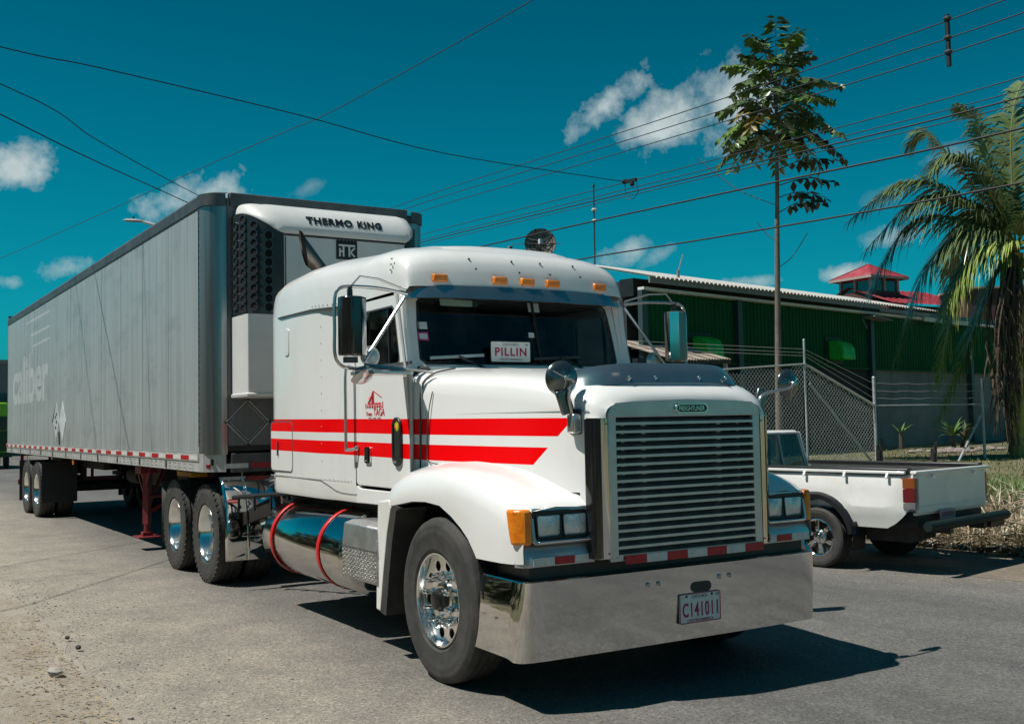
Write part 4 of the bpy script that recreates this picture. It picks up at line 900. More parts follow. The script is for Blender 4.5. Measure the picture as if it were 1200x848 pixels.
# old lettering, almost bleached away
ghost = weathered('bleached lettering', (.52, .55, .55), (.39, .42, .422), (.25, .28, .285), .15, .52, .9)
text('caliber', 4.45, .98, (-10.78, -HW-.0052, 2.66), (1, 0, 0), (0, 0, 1), ghost, TL, .0004, bold=.03)
b = B(); y = -HW-.0050
for pts in ([(-11.5, 3.0), (-11.2, 3.77), (-8.45, 3.77)], [(-10.65, 3.25), (-10.55, 3.49), (-8.45, 3.50)], [(-10.45, 3.12), (-10.35, 3.26), (-8.45, 3.29)]):
    for a, c in zip(pts, pts[1:]): b.bar((a[0], y, a[1]), (c[0], y, c[1]), .05, .0008, (0, 1, 0))
b.obj('old_emblem', ghost, TL)
# bottom rail with tape
for s in (-1, 1):
    b = B(); b.prism([(s*(HW-.05), ZB), (s*(HW+.012), ZB), (s*(HW+.012), ZB+.105), (s*(HW+.022), ZB+.112), (s*(HW+.022), ZR), (s*(HW-.05), ZR)], 'x', RX, FX-.22)
    b.loft([[(x, yy, z) for z in (ZB, ZR)] for x, yy in ((FX-.22, s*(HW+.014)), (FX-.13, s*(HW-.0)), (FX-.05, s*(HW-.09)), (FX+.01, s*(HW-.2)))], False)
    br = b.obj('bottom_rail', railm, TL)
    n = 46; wv = (FX-.25-RX)/n
    ms = []
    for mm in (tape_r, tape_w):
        k = B(); k.box((0, 0, 0), (wv*.98, .003, .046)); ms.append(k.mesh('reflective_strip', mm))
    for i in range(n):
        if i % 2 == 0 or s < 0: place('reflective_strip', ms[i % 2], br, (RX+wv*(i+.5), s*(HW+.0235), ZR-.045))
    k = B()
    for i in range(70):
        x = RX+.1+i*.205
        for dz in (.03, .075): k.box((x, s*(HW+.013), ZB+dz), (.012, .004, .012)); k.box((x+.06, s*(HW+.013), ZB+dz), (.012, .004, .012))
    k.obj('rail_rivet', black, br)
    k = B()
    for i in range(11): k.box((RX+.8+i*1.25, s*(HW+.014), ZB+.055), (.05, .012, .085)); 
    k.obj('rail_hook', black, br, bevel=.01)
    for x in (-11.1, -6.3):
        k = B(); k.lathe([(.0, .02), (.045, .015), (.05, 0), (0, 0)], (x, s*(HW-.02), ZB-.05), (0, s, 0), 14); k.obj('side_lamp', amber, br)
    for x in (FX-.02,):
        k = B(); k.box((x-.1, s*(HW-.035), ZB+.06), (.10, .03, .05), Matrix.Rotation(s*R(-35), 3, 'Z')); k.obj('clearance_lamp', redlens, br, bevel=.01)
# underside: floor, cross members, slider, landing legs
b = B(); b.box(((FX+RX)/2, 0, ZB+.10), (FX-RX-.1, HW*2-.12, .06))
for i in range(46): b.box((RX+.2+i*.31, 0, ZB+.02), (.06, HW*2-.14, .10))
for y in (-.5, .5): b.box((-10.2, y, ZB-.14), (5.2, .10, .22))
b.box((.1, 0, ZB-.02), (1.4, 1.0, .04)); b.obj('floor_frame', frame_m, TL)
AXT = (-10.06, -11.30)
b = B()
for x in AXT:
    b.tube([(x, -.95, .52), (x, .95, .52)], .075, 10)
    for y in (-.5, .5): b.box((x+.05, y, .72), (.9, .08, .08)); b.box((x+.4, y, .85), (.12, .10, .35)); b.tube([(x-.3, y, .78), (x-.3, y, 1.0)], .12, 10)
b.obj('suspension', frame_m, TL)
for x in (-3.9, -5.4): b = B(); b.box((x, .2, .93), (.55, .8, .40)); b.obj('underfloor_box', frame_m, TL)
b = B(); b.tube([(-7.1, -.15, .84), (-6.4, -.15, .84)], .14, 12); b.obj('air_tank', frame_m, TL)
for x in AXT:
    drive_wheel(TL, x, -1.14, .52, 0); drive_wheel(TL, x, 1.14, .52, math.pi)
for s in (-1, 1):
    b = B(); b.box((-12.1, s*.98, .62), (.012, .62, .82)); b.obj('mud_flap', rubber, TL); b = B(); b.box((-9.33, s*.98, .68), (.012, .62, .75)); b.obj('mud_flap', black, TL)
    x0 = -3.0; b = B(); b.tube([(x0, s*.93, 1.14), (x0, s*.93, .34)], .062, 4); b.tube([(x0, s*.93, .40), (x0, s*.93, .20)], .045, 8); b.box((x0, s*.93, 1.08), (.34, .24, .10)); b.prism([(x0-.32, 1.15), (x0+.32, 1.15), (x0+.08, .85), (x0-.08, .85)], 'y', s*.96, s*.95)
    b.bar((x0-.06, s*.93, .50), (x0-.30, s*.6, 1.12), .04, .04); b.bar((x0, s*.93, .62), (x0-.55, s*.93, 1.12), .04, .04); lg = b.obj('landing_leg', maroon, TL, bevel=.006)
    k = B(); k.box((x0, s*.93, .175), (.34, .30, .02)); k.box((x0, s*.93, .21), (.12, .14, .06)); k.obj('landing_foot', maroon, lg, bevel=.005)
b = B(); b.tube([(-3.0, -.93, .72), (-3.0, .93, .72)], .03, 8); b.bar((-3.0, -.9, .5), (-3.0, .2, 1.1), .03, .05); b.obj('landing_crossbar', maroon, TL)
b = B(); b.box((-13.72, 0, .52), (.09, 2.2, .11))
for y in (-1.02, -.45, .45, 1.02): b.bar((-13.72, y, .55), (-13.70, y, 1.2), .06, .06, (0, 1, 0))
b.obj('rear_guard', maroon, TL, bevel=.006)
b = B(); b.box((RX-.01, 0, 2.7), (.05, HW*2, ZT-ZR+.2)); b.obj('rear_door', nosem, TL)
# ---- cooling unit on the nose
UX0, UX1 = FX+.01, FX+.515     # depth of the unit
unitw = mat('unit plastic', (.70, .70, .68), .38, col2=(.64, .64, .62), nscale=2, coat=.2, dirt=((.45, .43, .39), 3, .25))
FYN, FYF = .64, .76      # flat front runs from -FYN to +FYF
def cpt(t, z=0, k=1.0, sgn=-1, inset=0.0):
    fy = FYN if sgn < 0 else FYF; hw = 1.03
    return Vector((UX0+(UX1-UX0-inset)*k*math.sin(t)**.95, sgn*(fy+(hw-inset*.5-fy)*max(0, math.cos(t))**.8), z))
AN_ = [math.pi/2*i/12 for i in range(13)]
def shell(zf, k=1.0, inset=0.0):
    """plan outline, near side back to front then across to the far side; zf gives the height"""
    L = [cpt(t, 0, k, -1, inset) for t in AN_]+[cpt(t, 0, k, 1, inset) for t in AN_[::-1]]
    return [(p.x, p.y, zf(i if i <= 12 else 25-i)) for i, p in enumerate(L)]
def boxy(z, g=0):
    x1 = UX1-.01+g; q = [(UX0, -1.035-g), (x1-.05, -1.035-g), (x1-.016, -1.02-g), (x1, -.985-g)]
    return [(x, y, z) for x, y in q]+[(x, -y, z) for x, y in q[::-1]]
def zarch(i):   # lower edge of the cap: arched over the grille, straight across the front
    return 3.635+.225*math.sin(min(1, (12-i)/10)*math.pi/2)**1.1
def ins(z): return lerp([(3.63, .0), (3.70, .01), (3.80, .05), (3.88, .12), (3.945, .20), (3.98, .29), (3.992, .40)], z)
b = B(); rg = []
for q in (0, .03, .25, .5, .7, .86, .96, 1.0):
    zs = [zarch(i)+(3.992-zarch(i))*q for i in range(13)]; L = []
    for j in range(26):
        i = j if j <= 12 else 25-j; z = zs[i]; p = cpt(AN_[i], z, 1.0, -1 if j <= 12 else 1, ins(z)*(1 if i > 8 else .45+.55*i/8)); L.append((p.x+.012*(q > 0)*min(1, i/3), p.y, z))
    rg.append(L)
b.loft(rg, False, (False, True)); cap = b.obj('unit_cap', unitw, TL, smooth=60)
b = B(); b.loft([[(UX1-.02, y, z) for y in (-FYN, -FYN+.05, FYF-.05, FYF)] for z in (2.0, 3.63)], False); b.obj('unit_door', unitw, TL)
b = B(); b.box((UX1-.016, .06, 3.622), (.008, 1.38, .014)); b.obj('unit_seam', gasket, TL)
b = B(); b.box((UX1-.016, -FYN+.02, 2.8), (.008, .010, 1.6)); b.obj('unit_seam', gasket, TL)
grm = mat('unit grille', (.016, .022, .025), .35, col2=(.024, .03, .033))
b = B(); b.loft([[(p.x, p.y, z if z else zarch(i)+.004) for i, p in enumerate(cpt(t, 0, .985) for t in AN_)] for z in (2.79, 0)], False); g = b.obj('side_grille', grm, TL, smooth=60)
k = B(); k.lathe([(.046, -.004), (.046, .010), (.038, .010), (.036, -.004)], axis=(0, 0, 1), n=18); hr = k.mesh('vent_rim', mat('vent rim', (.035, .042, .046), .25, col2=(.05, .056, .06), coat=.5))
k = B(); k.lathe([(.0, .001), (.043, .001)], axis=(0, 0, 1), n=18); hd_ = k.mesh('vent_hole', mat('deep hole', (.002, .002, .002), .9, col2=(.003, .003, .003)))
for ci, (t, zz, nn) in enumerate(((.22, 2.90, 10), (.52, 2.86, 11), (.86, 2.88, 10), (1.25, 2.86, 9))):
    p = cpt(t, 0, .985); d = (cpt(t+.02)-cpt(t-.02)).normalized(); nrm = Vector((-d.y, d.x, 0)).normalized()
    if nrm.x < 0: nrm = -nrm
    rot = nrm.to_track_quat('Z', 'Y').to_matrix().to_4x4()
    for j in range(nn):
        for me in (hd_, hr):
            o = place('vent_hole' if me is hd_ else 'vent_rim', me, g)
            o.matrix_local = Matrix.Translation(p+Vector((0, 0, zz+j*.093))+nrm*.004) @ rot @ Matrix.Diagonal((1.0, 1.15 if ci == 3 else 1, 1, 1))
# mirror-image grille on the far corner (plain), lower white cover, drip lip
b = B(); b.loft([[(p.x, p.y, z if z else zarch(i)+.004) for i, p in enumerate(cpt(t, 0, .985, 1) for t in AN_)] for z in (2.79, 0)], False); b.obj('far_grille', grm, TL, smooth=60)
b = B(); b.loft([boxy(1.985), boxy(2.785)], False, (True, True)); lc = b.obj('unit_cover', unitw, TL, smooth=28)
b = B(); b.loft([boxy(1.935, -.02), boxy(1.945, .012), boxy(1.972, .016), boxy(1.984)], False, (True, True)); b.obj('drip_lip', unitw, lc, smooth=28)
b = B(); b.box((FX+.25, 0, 2.7), (.45, 1.0, 1.4)); b.obj('unit_core', black, TL)
text('THERMO', .525, .092, (UX1-.040, -.1175, 3.80), (0, 1, 0), (-.45, 0, 1), blackprint, TL, .004, bold=.04, space=1.15)
text('KING', .285, .092, (UX1-.040, .3475, 3.80), (0, 1, 0), (-.45, 0, 1), blackprint, TL, .004, bold=.04, space=1.15)
EY, EZ, EX = .065, 3.50, UX1-.012
b = B(); b.box((EX, EY, EZ), (.008, .24, .19))
for i in range(6): b.lathe([(0, 0), (.02, 0), (.02, .008), (0, .008)], (EX-.004, EY-.10+i*.040, EZ+.096), (1, 0, 0), 10)
lg = b.obj('unit_emblem', blackprint, TL)
b = B()
for y0, y1, z0, z1 in ((-.095, .095, .045, .066), (-.05, -.030, -.065, .045), (.018, .038, -.065, .045), (-.09, -.072, -.065, .025), (-.072, -.05, -.018, .0)): b.box((EX+.005, EY+(y0+y1)/2, EZ+(z0+z1)/2), (.004, y1-y0, z1-z0))
b.bar((EX+.005, EY+.038, EZ-.02), (EX+.005, EY+.09, EZ+.035), .018, .004, (1, 0, 0)); b.bar((EX+.005, EY+.038, EZ-.012), (EX+.005, EY+.09, EZ-.062), .018, .004, (1, 0, 0)); b.obj('emblem_letters', unitw, lg)
# ================================================================== parked pickup (tail at local x = 0, nose towards local +X)
PK = thing('pickup_truck', 'old white pickup parked on the far roadside with chrome wheels and black bumper tube', 'pickup', (-1.14, 5.50, 0), R(188))
pkw = mat('old white paint', (.83, .83, .80), .3, coat=.4, col2=(.76, .76, .73), nscale=2, bump=.02, bscale=3, dirt=((.5, .46, .38), 3, .3))
pkwl = mat('dim glass', (.02, .025, .028), .08, coat=1)
PW2 = .80; AXR, AXF = 1.12, 3.77; WR = .325
# bed side: outline with arch cut; front fender and cab share one body shell
def arch_pts(cx, r, n=9): return [(cx+r*math.cos(math.pi*i/n), .33+r*math.sin(math.pi*i/n)) for i in range(n+1)]
bed = [(.02, .70), (.05, .655), (.16, .52), (.30, .475), (.62, .47)]+[(AXR-.43*math.cos(t), .33+.43*math.sin(t)) for t in [R(20+i*14) for i in range(11)]]+[(1.62, .45), (2.02, .45), (2.02, 1.0), (1.9, 1.03), (.10, 1.035), (.02, 1.02)]
for s in (1, -1):
    b = B(); n = len(bed)
    def yy(z): return PW2-.030*max(0, (z-.82)/.22)**2-.045*max(0, (.66-z)/.2)+.012*(1 if .64 < z < .70 else 0)
    cx, cz = 1.0, .85
    cols = [.02, .06, .12, .2, .3, .45, .6, .68]+[.70+.84*i/14 for i in range(1, 14)]+[1.56, 1.65, 1.8, 2.02, 2.28]
    def zlow(x):
        if x < .30: return lerp([(0, .72), (.05, .655), (.16, .54), (.30, .475)], x)
        d = abs(x-AXR)
        return .33+math.sqrt(max(0, .43**2-d*d)) if d < .41 else .47
    grid = []
    for x in cols:
        z0 = max(.46, zlow(x)); zs = [z0+(q)*(1.035-z0) for q in (0, .06, .2, .36, .40, .5, .7, .85, .94, 1)]
        tp = .06*max(0, (.12-x)/.12)
        grid.append([(x, s*(yy(z)-tp-.035*(j == 9)), z) for j, z in enumerate(zs)]+[(x, s*(PW2-.12), 1.035)])
    b.loft(grid, False); sd = b.obj('bed_side', pkw, PK, smooth=40)
    k = B(); k.loft([[(AXR-(.43+dr)*math.cos(t), s*(PW2+dy), .33+(.43+dr)*math.sin(t)) for dr, dy in ((-.03, -.06), (-.015, .045), (.035, .045), (.06, .005))] for t in [R(8+i*8) for i in range(21)]], False)
    fl = k.obj('wheel_flare', mat('satin black trim', (.014, .015, .017), .28, coat=.3), PK, smooth=50)
    k = B(); k.loft([[(AXR-.47+.03*a+.02*(1-z), s*(PW2+.045-q), z_) for a, q in ((0, .02), (-.06, .0), (-.10, .05), (-.07, .25), (.0, .25))] for z, z_ in ((1, .52), (.5, .36), (0, .22))], True, (True, True)); k.obj('mud_flap', black, PK)
    # tail lamp in three bands wrapped on the corner
    lamp = None
    for z0, z1, mm in ((.885, .99, mat('amber tail lens', (.42, .10, .02), .2, coat=.4)), (.745, .882, redlens), (.675, .742, mat('clear tail lens', (.30, .28, .28), .2, coat=.4))):
        k = B(); k.loft([[(.085, s*(PW2+.006), z), (.02, s*(PW2-.035), z), (-.012, s*(PW2-.06), z), (-.012, s*(PW2-.10), z), (.05, s*(PW2-.10), z), (.08, s*(PW2-.03), z)] for z in (z0, z1)], True, (True, True))
        o = k.obj('tail_lamp' if lamp is None else 'lamp_band', mm, PK if lamp is None else lamp, bevel=.004); lamp = lamp or o
    # rope hooks and bed rail
    k = B(); k.box((1.15, s*(PW2-.012), 1.045), (2.18, .035, .03)); rail = k.obj('bed_rail', pkw, PK, bevel=.006)
    for x in (.25, .75, 1.25, 1.8):
        k = B(); k.bar((x, s*(PW2+.0), 1.04), (x, s*(PW2+.025), .985), .03, .022); k.obj('rope_hook', pkw, rail, bevel=.004)
    k = B(); k.box((1.15, s*(PW2-.075), 1.062), (2.22, .09, .05)); k.obj('bed_liner_edge', black, PK, bevel=.012)
    # wheels
b = B(); b.lathe(tyre_prof(.325, .10, .195), axis=(0, -1, 0), n=48); mt_ = b.mesh('tyre', rubber)
b = B(); b.lathe([(.195, .07), (.203, .088), (.196, .092), (.182, .08), (.175, .03), (.17, -.05)], axis=(0, -1, 0), n=40)
for i in range(6):
    t = 2*math.pi*i/6
    for dt in (-.16, .16): b.loft([[(r*math.cos(t+dt*.6+o_/r), -h, r*math.sin(t+dt*.6+o_/r)) for o_, h in ((-.016, h0-.012), (-.009, h0), (.009, h0), (.016, h0-.012))] for r, h0 in ((.05, .066), (.11, .07), (.18, .062))], False)
b.lathe([(.085, .045), (.06, .068), (.042, .07), (.036, .095), (.0, .098)], axis=(0, -1, 0), n=20); mrim = b.mesh('rim', chrome)
b = B(); b.lathe([(.175, .025), (.0, .03)], axis=(0, -1, 0), n=24); mbk = b.mesh('brake_disc', frame_m)
for x in (AXR, AXF):
    for s in (1, -1):
        w_ = place('wheel', mrim, PK, (x, s*(PW2-.085), .325), (0, R(20), math.pi if s > 0 else 0)); place('tyre', mt_, w_); place('brake_disc', mbk, w_)
# tailgate, sill, bumper tube
b = B(); b.box((.0, 0, .835), (.045, 1.36, .395)); b.box((-.024, 0, .70), (.006, 1.34, .006)); tg = b.obj('tailgate', pkw, PK, bevel=.014)
k = B(); k.box((-.012, 0, 1.045), (.07, 1.52, .035)); k.obj('tailgate_cap', pkw, tg, bevel=.008)
for y in (-.4, .45):
    k = B(); k.bar((-.03, y, 1.04), (-.055, y, .985), .03, .02); k.obj('rope_hook', pkw, tg)
for s in (-1, 1):
    k = B(); k.bar((.01, s*.75, 1.0), (-.02, s*.62, 1.005), .03, .03); k.obj('gate_latch', pkw, tg, bevel=.005)
b = B(); b.box((.04, 0, .622), (.05, 1.36, .03)); b.obj('rear_sill', pkw, PK, bevel=.008); b = B(); b.box((.12, 0, .54), (.2, 1.3, .13)); b.obj('undertail_shade', black, PK)  # black box stands for the shade in the gap under the tailgate
b = B(); b.tube([(-.16, .78, .515), (-.17, .7, .515), (-.17, -.78, .53), (-.16, -.84, .53)], .052, 14); bt = b.obj('bumper_tube', mat('dark green tube', (.010, .020, .020), .6, spec=.25), PK)
for y, l in ((-.35, .06), (.35, .06), (-.62, .3)): k = B(); k.box((-.09, y, .46), (.17, l, .09)); k.obj('bumper_bracket', black, bt)
b = B(); b.box((-.045, .18, .60), (.008, .30, .10)); np_ = b.obj('number_plate', mat('dusty plate', (.42, .33, .34), .6, col2=(.36, .28, .29)), PK)
for i in range(6): k = B(); k.box((-.050, .075+i*.042, .60), (.003, .022, .045)); k.obj('plate_digit', plum, np_)
b = B(); b.box((1.15, 0, .62), (2.2, 1.36, .05)); b.obj('bed_floor', black, PK)
b = B(); b.box((2.3, 0, .45), (4.0, .8, .16)); b.tube([(AXR, -.7, .325), (AXR, .7, .325)], .06, 8); b.box((.65, -.1, .36), (.5, .5, .16)); b.box((.40, .45, .42), (.5, .3, .2)); b.obj('underbody', frame_m, PK)
CAB0 = set(PK.children)
# cab: lofted shell
CS = [(2.06, .97, 1.02, 0), (2.10, 1.03, 1.05, 0)]
b = B()
def cabsec(x, w0, w1, zt, zb=.45):
    return [(x, -w0, zb), (x, -w0, .95), (x, -w1-.02, zt-.05), (x, -w1+.06, zt), (x, w1-.06, zt), (x, w1+.02, zt-.05), (x, w0, .95), (x, w0, zb)]
def cs(z, f, bk, w_): return [(bk, -w_, z), (bk, w_, z), (f, w_, z), (f, -w_, z)]
b.loft([cs(.45, 3.35, 2.05, .78), cs(1.0, 3.35, 2.05, .795)], True, (True, True)); b.obj('cab_lower', pkw, PK, bevel=.03)
b = B(); b.loft([cs(1.43, 2.82, 2.10, .69), cs(1.462, 2.76, 2.14, .65)], True, (True, True)); roofp = b.obj('cab_roof', pkw, PK, bevel=.02)
for s in (-1, 1):
    for (x0, x1, w_) in ((2.06, 2.13, .07), (3.30, 2.82, .06), (2.72, 2.62, .05)):
        b = B(); b.bar((x0, s*.765, .99), (x1, s*.68, 1.44), w_, .05); b.obj('cab_pillar', pkw, PK, bevel=.01)
    b = B(); b.quad((2.09, s*.75, 1.0), (3.28, s*.75, 1.0), (2.82, s*.68, 1.43), (2.14, s*.68, 1.43)); b.obj('side_window', tint, PK)
b = B(); b.quad((2.055, -.74, 1.0), (2.055, .74, 1.0), (2.12, .67, 1.43), (2.12, -.67, 1.43)); rw = b.obj('rear_window', tint, PK)
b = B()
b.tube([(2.04, -.73, 1.01), (2.04, .73, 1.01), (2.105, .665, 1.43), (2.105, -.665, 1.43)], .014, 6, closed=True)
for y in (-.24, .24): b.tube([(2.04, y*1.1, 1.01), (2.105, y*1.0, 1.43)], .012, 6)
b.obj('rear_window_frame', steelgrey, rw)
b = B(); b.quad((3.34, -.74, 1.0), (3.34, .74, 1.0), (2.83, .68, 1.43), (2.83, -.68, 1.43)); b.obj('windscreen', tint, PK)
b = B(); b.loft([[(x, -.76, .55), (x, -.78, z-.06), (x, -.70, z), (x, .70, z), (x, .78, z-.06), (x, .76, .55)] for x, z in ((3.30, 1.0), (3.8, .98), (4.3, .94), (4.42, .86), (4.45, .6))], False, (False, True)); b.obj('bonnet', pkw, PK)
for s in (-1, 1):
    b = B(); b.box((2.75, s*.36, .9), (.4, .45, .15)); b.box((2.52, s*.36, 1.12), (.12, .42, .45)); b.box((2.5, s*.36, 1.36), (.08, .2, .10)); b.obj('seat', seatm, PK, bevel=.03)
b = B(); b.box((4.5, 0, .5), (.14, 1.5, .14)); b.obj('front_bumper', chrome, PK, bevel=.02)

for o in PK.children:
    if o not in CAB0: o.location.x += .27
# ================================================================== green warehouse
WA = math.radians(101.79); WO = Vector((-20.093, 28.561, 0))
WH = thing('warehouse', 'long green corrugated warehouse with grey base wall and white sheet roof', 'warehouse', WO, WA)   # local x runs along the wall, local y = back into the building
greenm = mat('green sheet', (.010, .105, .042), .75, spec=.12, col2=(.007, .075, .030), nscale=1.2, stretch=(1, 1, .3))
greyw = mat('grey base wall', (.22, .225, .22), .9, col2=(.14, .145, .145), nscale=.9, bump=.1, bscale=20)
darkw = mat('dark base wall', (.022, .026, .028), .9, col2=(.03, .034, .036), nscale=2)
whitesheet = mat('white roof sheet', (.62, .61, .57), .5, col2=(.48, .47, .43), nscale=1.5, dirt=((.35, .31, .26), 1.5, .5))
gfas = mat('grey fascia', (.24, .25, .255), .6); ledgem = mat('white ledge paint', (.82, .81, .78), .6)
def ribs(x0, x1, pitch, d):
    o = []; x = x0
    while x < x1-pitch*.9:
        o += [(x, 0), (x+pitch*.62, 0), (x+pitch*.70, -d), (x+pitch*.92, -d)]; x += pitch
    return o+[(x1, 0)]
pw = 1.0; b = B(); L = ribs(0, pw, .2, .03); b.loft([[(x, y, z) for x, y in L] for z in (3.28, 5.19)], False); mgp = b.mesh('wall_panel', greenm, 0)
S0, S1 = -15, 16
for i in range(S0, S1): place('wall_panel', mgp, WH, (i, 0, 0))
b = B(); b.box(((S0+S1)/2-.0, .15, 1.85), (S1-S0, .2, 2.9)); b.obj('base_wall', greyw, WH)
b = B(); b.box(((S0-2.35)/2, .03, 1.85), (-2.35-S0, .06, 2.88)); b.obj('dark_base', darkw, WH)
b = B(); b.box(((S0+S1)/2, -.04, 3.24), (S1-S0, .08, .07)); b.obj('sill_trim', greenm, WH)
for x in (-14.9, -10.4, -2.35, 5.7, 13.8):
    b = B(); b.box((x, -.09, 2.8), (.24, .16, 4.75)); b.obj('pilaster', mat('grey green steel', (.035, .065, .065), .5), WH, bevel=.01)
# opening under the eaves: dark wall, white ledge, fascia and ribbed roof edge
b = B(); b.box(((S0+S1)/2, .4, 5.28), (S1-S0, .5, .5)); b.obj('eaves_void', black, WH)
b = B(); b.box(((S0+S1)/2, -.12, 5.215), (S1-S0, .22, .075)); b.obj('white_ledge', ledgem, WH)
for (a, c_, dz) in ((-15, -2.2, 0), (-2.2, 1.6, -.06)):
    b = B(); b.prism([(-.45, 5.34), (-.45, 5.50), (-.40, 5.50), (-.40, 5.34)], 'x', a, c_) if dz == 0 else b.prism([(-.40, 5.27), (-.40, 5.40), (-.36, 5.40), (-.36, 5.27)], 'x', a, c_)
    b.obj('fascia', gfas, WH)
b = B(); L = ribs(0, 1.0, .2, -.045); b.loft([[(x, y0, z0-y) for x, y in L] for y0, z0 in ((-.55, 5.52), (3, 6.38))], False); mrs = b.mesh('roof_sheet', whitesheet, 0)
for i in range(S0, 2): place('roof_sheet', mrs, WH, (i, 0, .0))
b = B(); L = ribs(0, 1.0, .2, -.045); b.loft([[(x, y0, z0-y) for x, y in L] for y0, z0 in ((-.25, 5.22), (3, 5.95))], False); mrs2 = b.mesh('roof_sheet', whitesheet, 0)
for i in range(2, S1): place('roof_sheet', mrs2, WH, (i, 0, .0))
b = B(); b.box((3.6, -.28, 5.19), (4.5, .06, .16)); b.obj('loose_sheet', whitesheet, WH)
b = B(); b.box((-2.6, -.5, 4.98), (1.3, .5, .03), Matrix.Rotation(R(4), 3, 'Y')); b.bar((-3.3, -.3, 4.95), (-3.35, -.5, 4.6), .04, .03); b.obj('lamp_canopy', gfas, WH)
limem = mat('bright green cowl', (.03, .60, .05), .45, col2=(.016, .34, .03)); limel = mat('lime opening', (.05, .60, .06), .5)
for sx, zc in ((-4.75, 3.82), (-12.25, 3.66)):
    k = B(); pr = [(0, -.33), (0, .33), (-.25, .32), (-.45, .22), (-.56, .04), (-.60, -.33)]
    k.prism([(y, z+zc) for y, z in pr], 'x', sx-.40, sx+.40); v = k.obj('vent_cowl', limem, WH, bevel=.03)
    k = B(); k.prism([(y*.93, z*.88+zc) for y, z in pr], 'x', sx-.41, sx-.404); k.obj('cowl_end', limel, v)
    k = B(); k.box((sx-.1, -.04, zc), (1.1, .05, .9)); k.obj('cowl_backing', mat('deep green', (.004, .03, .012), .6), v)
for sx in (-12.4,):
    b = B(); b.tube([(sx, .6, 5.6), (sx, .6, 6.0)], .05, 6); b.tube([(sx, .6, 5.95), (sx+.25, .6, 6.5)], .02, 5); b.obj('roof_pipe', gfas, WH)
b = B(); b.box(((S0+S1)/2, 7, 3), (S1-S0-.2, 13, 5)); b.obj('inner_mass', darkw, WH)
# lean-to shed in front of the warehouse
SH = thing('lean_to_shed', 'small open shed with rusty corrugated roof in front of the green wall', 'shed', (-16.6, 14.9, .45), math.radians(101.79))
rust = mat('weathered tin', (.42, .37, .32), .7, col2=(.30, .24, .19), nscale=2.5, dirt=((.22, .13, .08), 2, .5))
b = B(); L = ribs(0, .5, .125, -.03); b.loft([[(x, y0, z0-y) for x, y in L] for y0, z0 in ((-1.1, 2.70), (1.1, 3.35))], False); msr = b.mesh('roof_sheet', rust, 0)
for i in range(5): place('roof_sheet', msr, SH, (-1.6+i*.5, 0, .02*i))
b = B(); b.bar((-1.6, -1.08, 2.62), (.9, -1.08, 2.70), .05, .08); b.bar((.88, -1.1, 2.66), (.88, 1.1, 3.36), .05, .09); b.obj('roof_edge', wood_d, SH)
for x, y, h in ((-1.5, -1.0, 2.6), (-.3, -1.0, 2.6), (.8, -1.0, 2.65), (-1.5, 1.0, 3.2), (.8, 1.0, 3.2)):
    b = B(); b.box((x, y, h/2), (.09, .09, h)); b.obj('post', steelgrey, SH)
b = B(); b.box((-.35, .9, 1.3), (2.3, .06, 2.6)); b.obj('back_wall', darkw, SH)
b = B()
for i in range(6): b.box((-.1+i*.16, -.98, 1.9), (.025, .025, 1.2))
b.box((.3, -.98, 2.45), (1.1, .03, .04)); b.box((.3, -.98, 1.3), (1.1, .03, .04)); b.obj('window_grille', steelgrey, SH)
# ================================================================== red-roofed lookout house, far behind
TW = thing('lookout_house', 'distant red-roofed house with a small square lookout turret', 'house', (-41.1, 52.0, 0), R(148.65-90+30))
redroof = mat('red tin roof', (.36, .035, .055), .55, col2=(.28, .03, .045), nscale=1.5, dirt=((.45, .25, .24), 1.2, .3)); brick_ = mat('brown wall', (.10, .045, .04), .9, col2=(.07, .035, .03), nscale=2); beige = mat('pale trim', (.42, .33, .30), .8)
k = B(); e = 1.75; tp = (0, 0, 11.45)
for a, c_ in (((-e, -e), (e, -e)), ((e, -e), (e, e)), ((e, e), (-e, e)), ((-e, e), (-e, -e))): k.face([k.m.verts.new((*a, 10.45)), k.m.verts.new((*c_, 10.45)), k.m.verts.new(tp)])
tr_ = k.obj('turret_roof', redroof, TW, smooth=0)
k = B()
for s in (-1, 1):
    k.box((0, s*e, 10.40), (2*e+.06, .06, .16)); k.box((s*e, 0, 10.40), (.06, 2*e-.06, .16))
    for j in range(1, 4):
        pass
k.obj('eaves_board', beige, tr_)
k = B()
for i in range(4):
    a = [(-e, -e), (e, -e), (e, e), (-e, e)][i]; k.bar((*a, 10.47), tp, .12, .08)
k.obj('hip_ridge', redroof, tr_)
for x in (-1.25, 0, 1.25):
    for y in (-1.25, 0, 1.25):
        if x or y: k = B(); k.box((x, y, 9.95), (.16, .16, .85)); k.obj('turret_post', beige, TW)
k = B(); k.box((0, 0, 9.2), (2.7, 2.7, .7)); k.obj('turret_wall', brick_, TW)
for x, y, a, c_ in ((-.62, -1.2, 1.0, .04), (.62, -1.2, 1.0, .04), (-1.2, -.62, .04, 1.0), (-1.2, .62, .04, 1.0), (1.2, -.62, .04, 1.0), (1.2, .62, .04, 1.0)):
    k = B(); k.box((x, y, 9.9), (a, c_, .66)); k.obj('window', pkwl, TW)
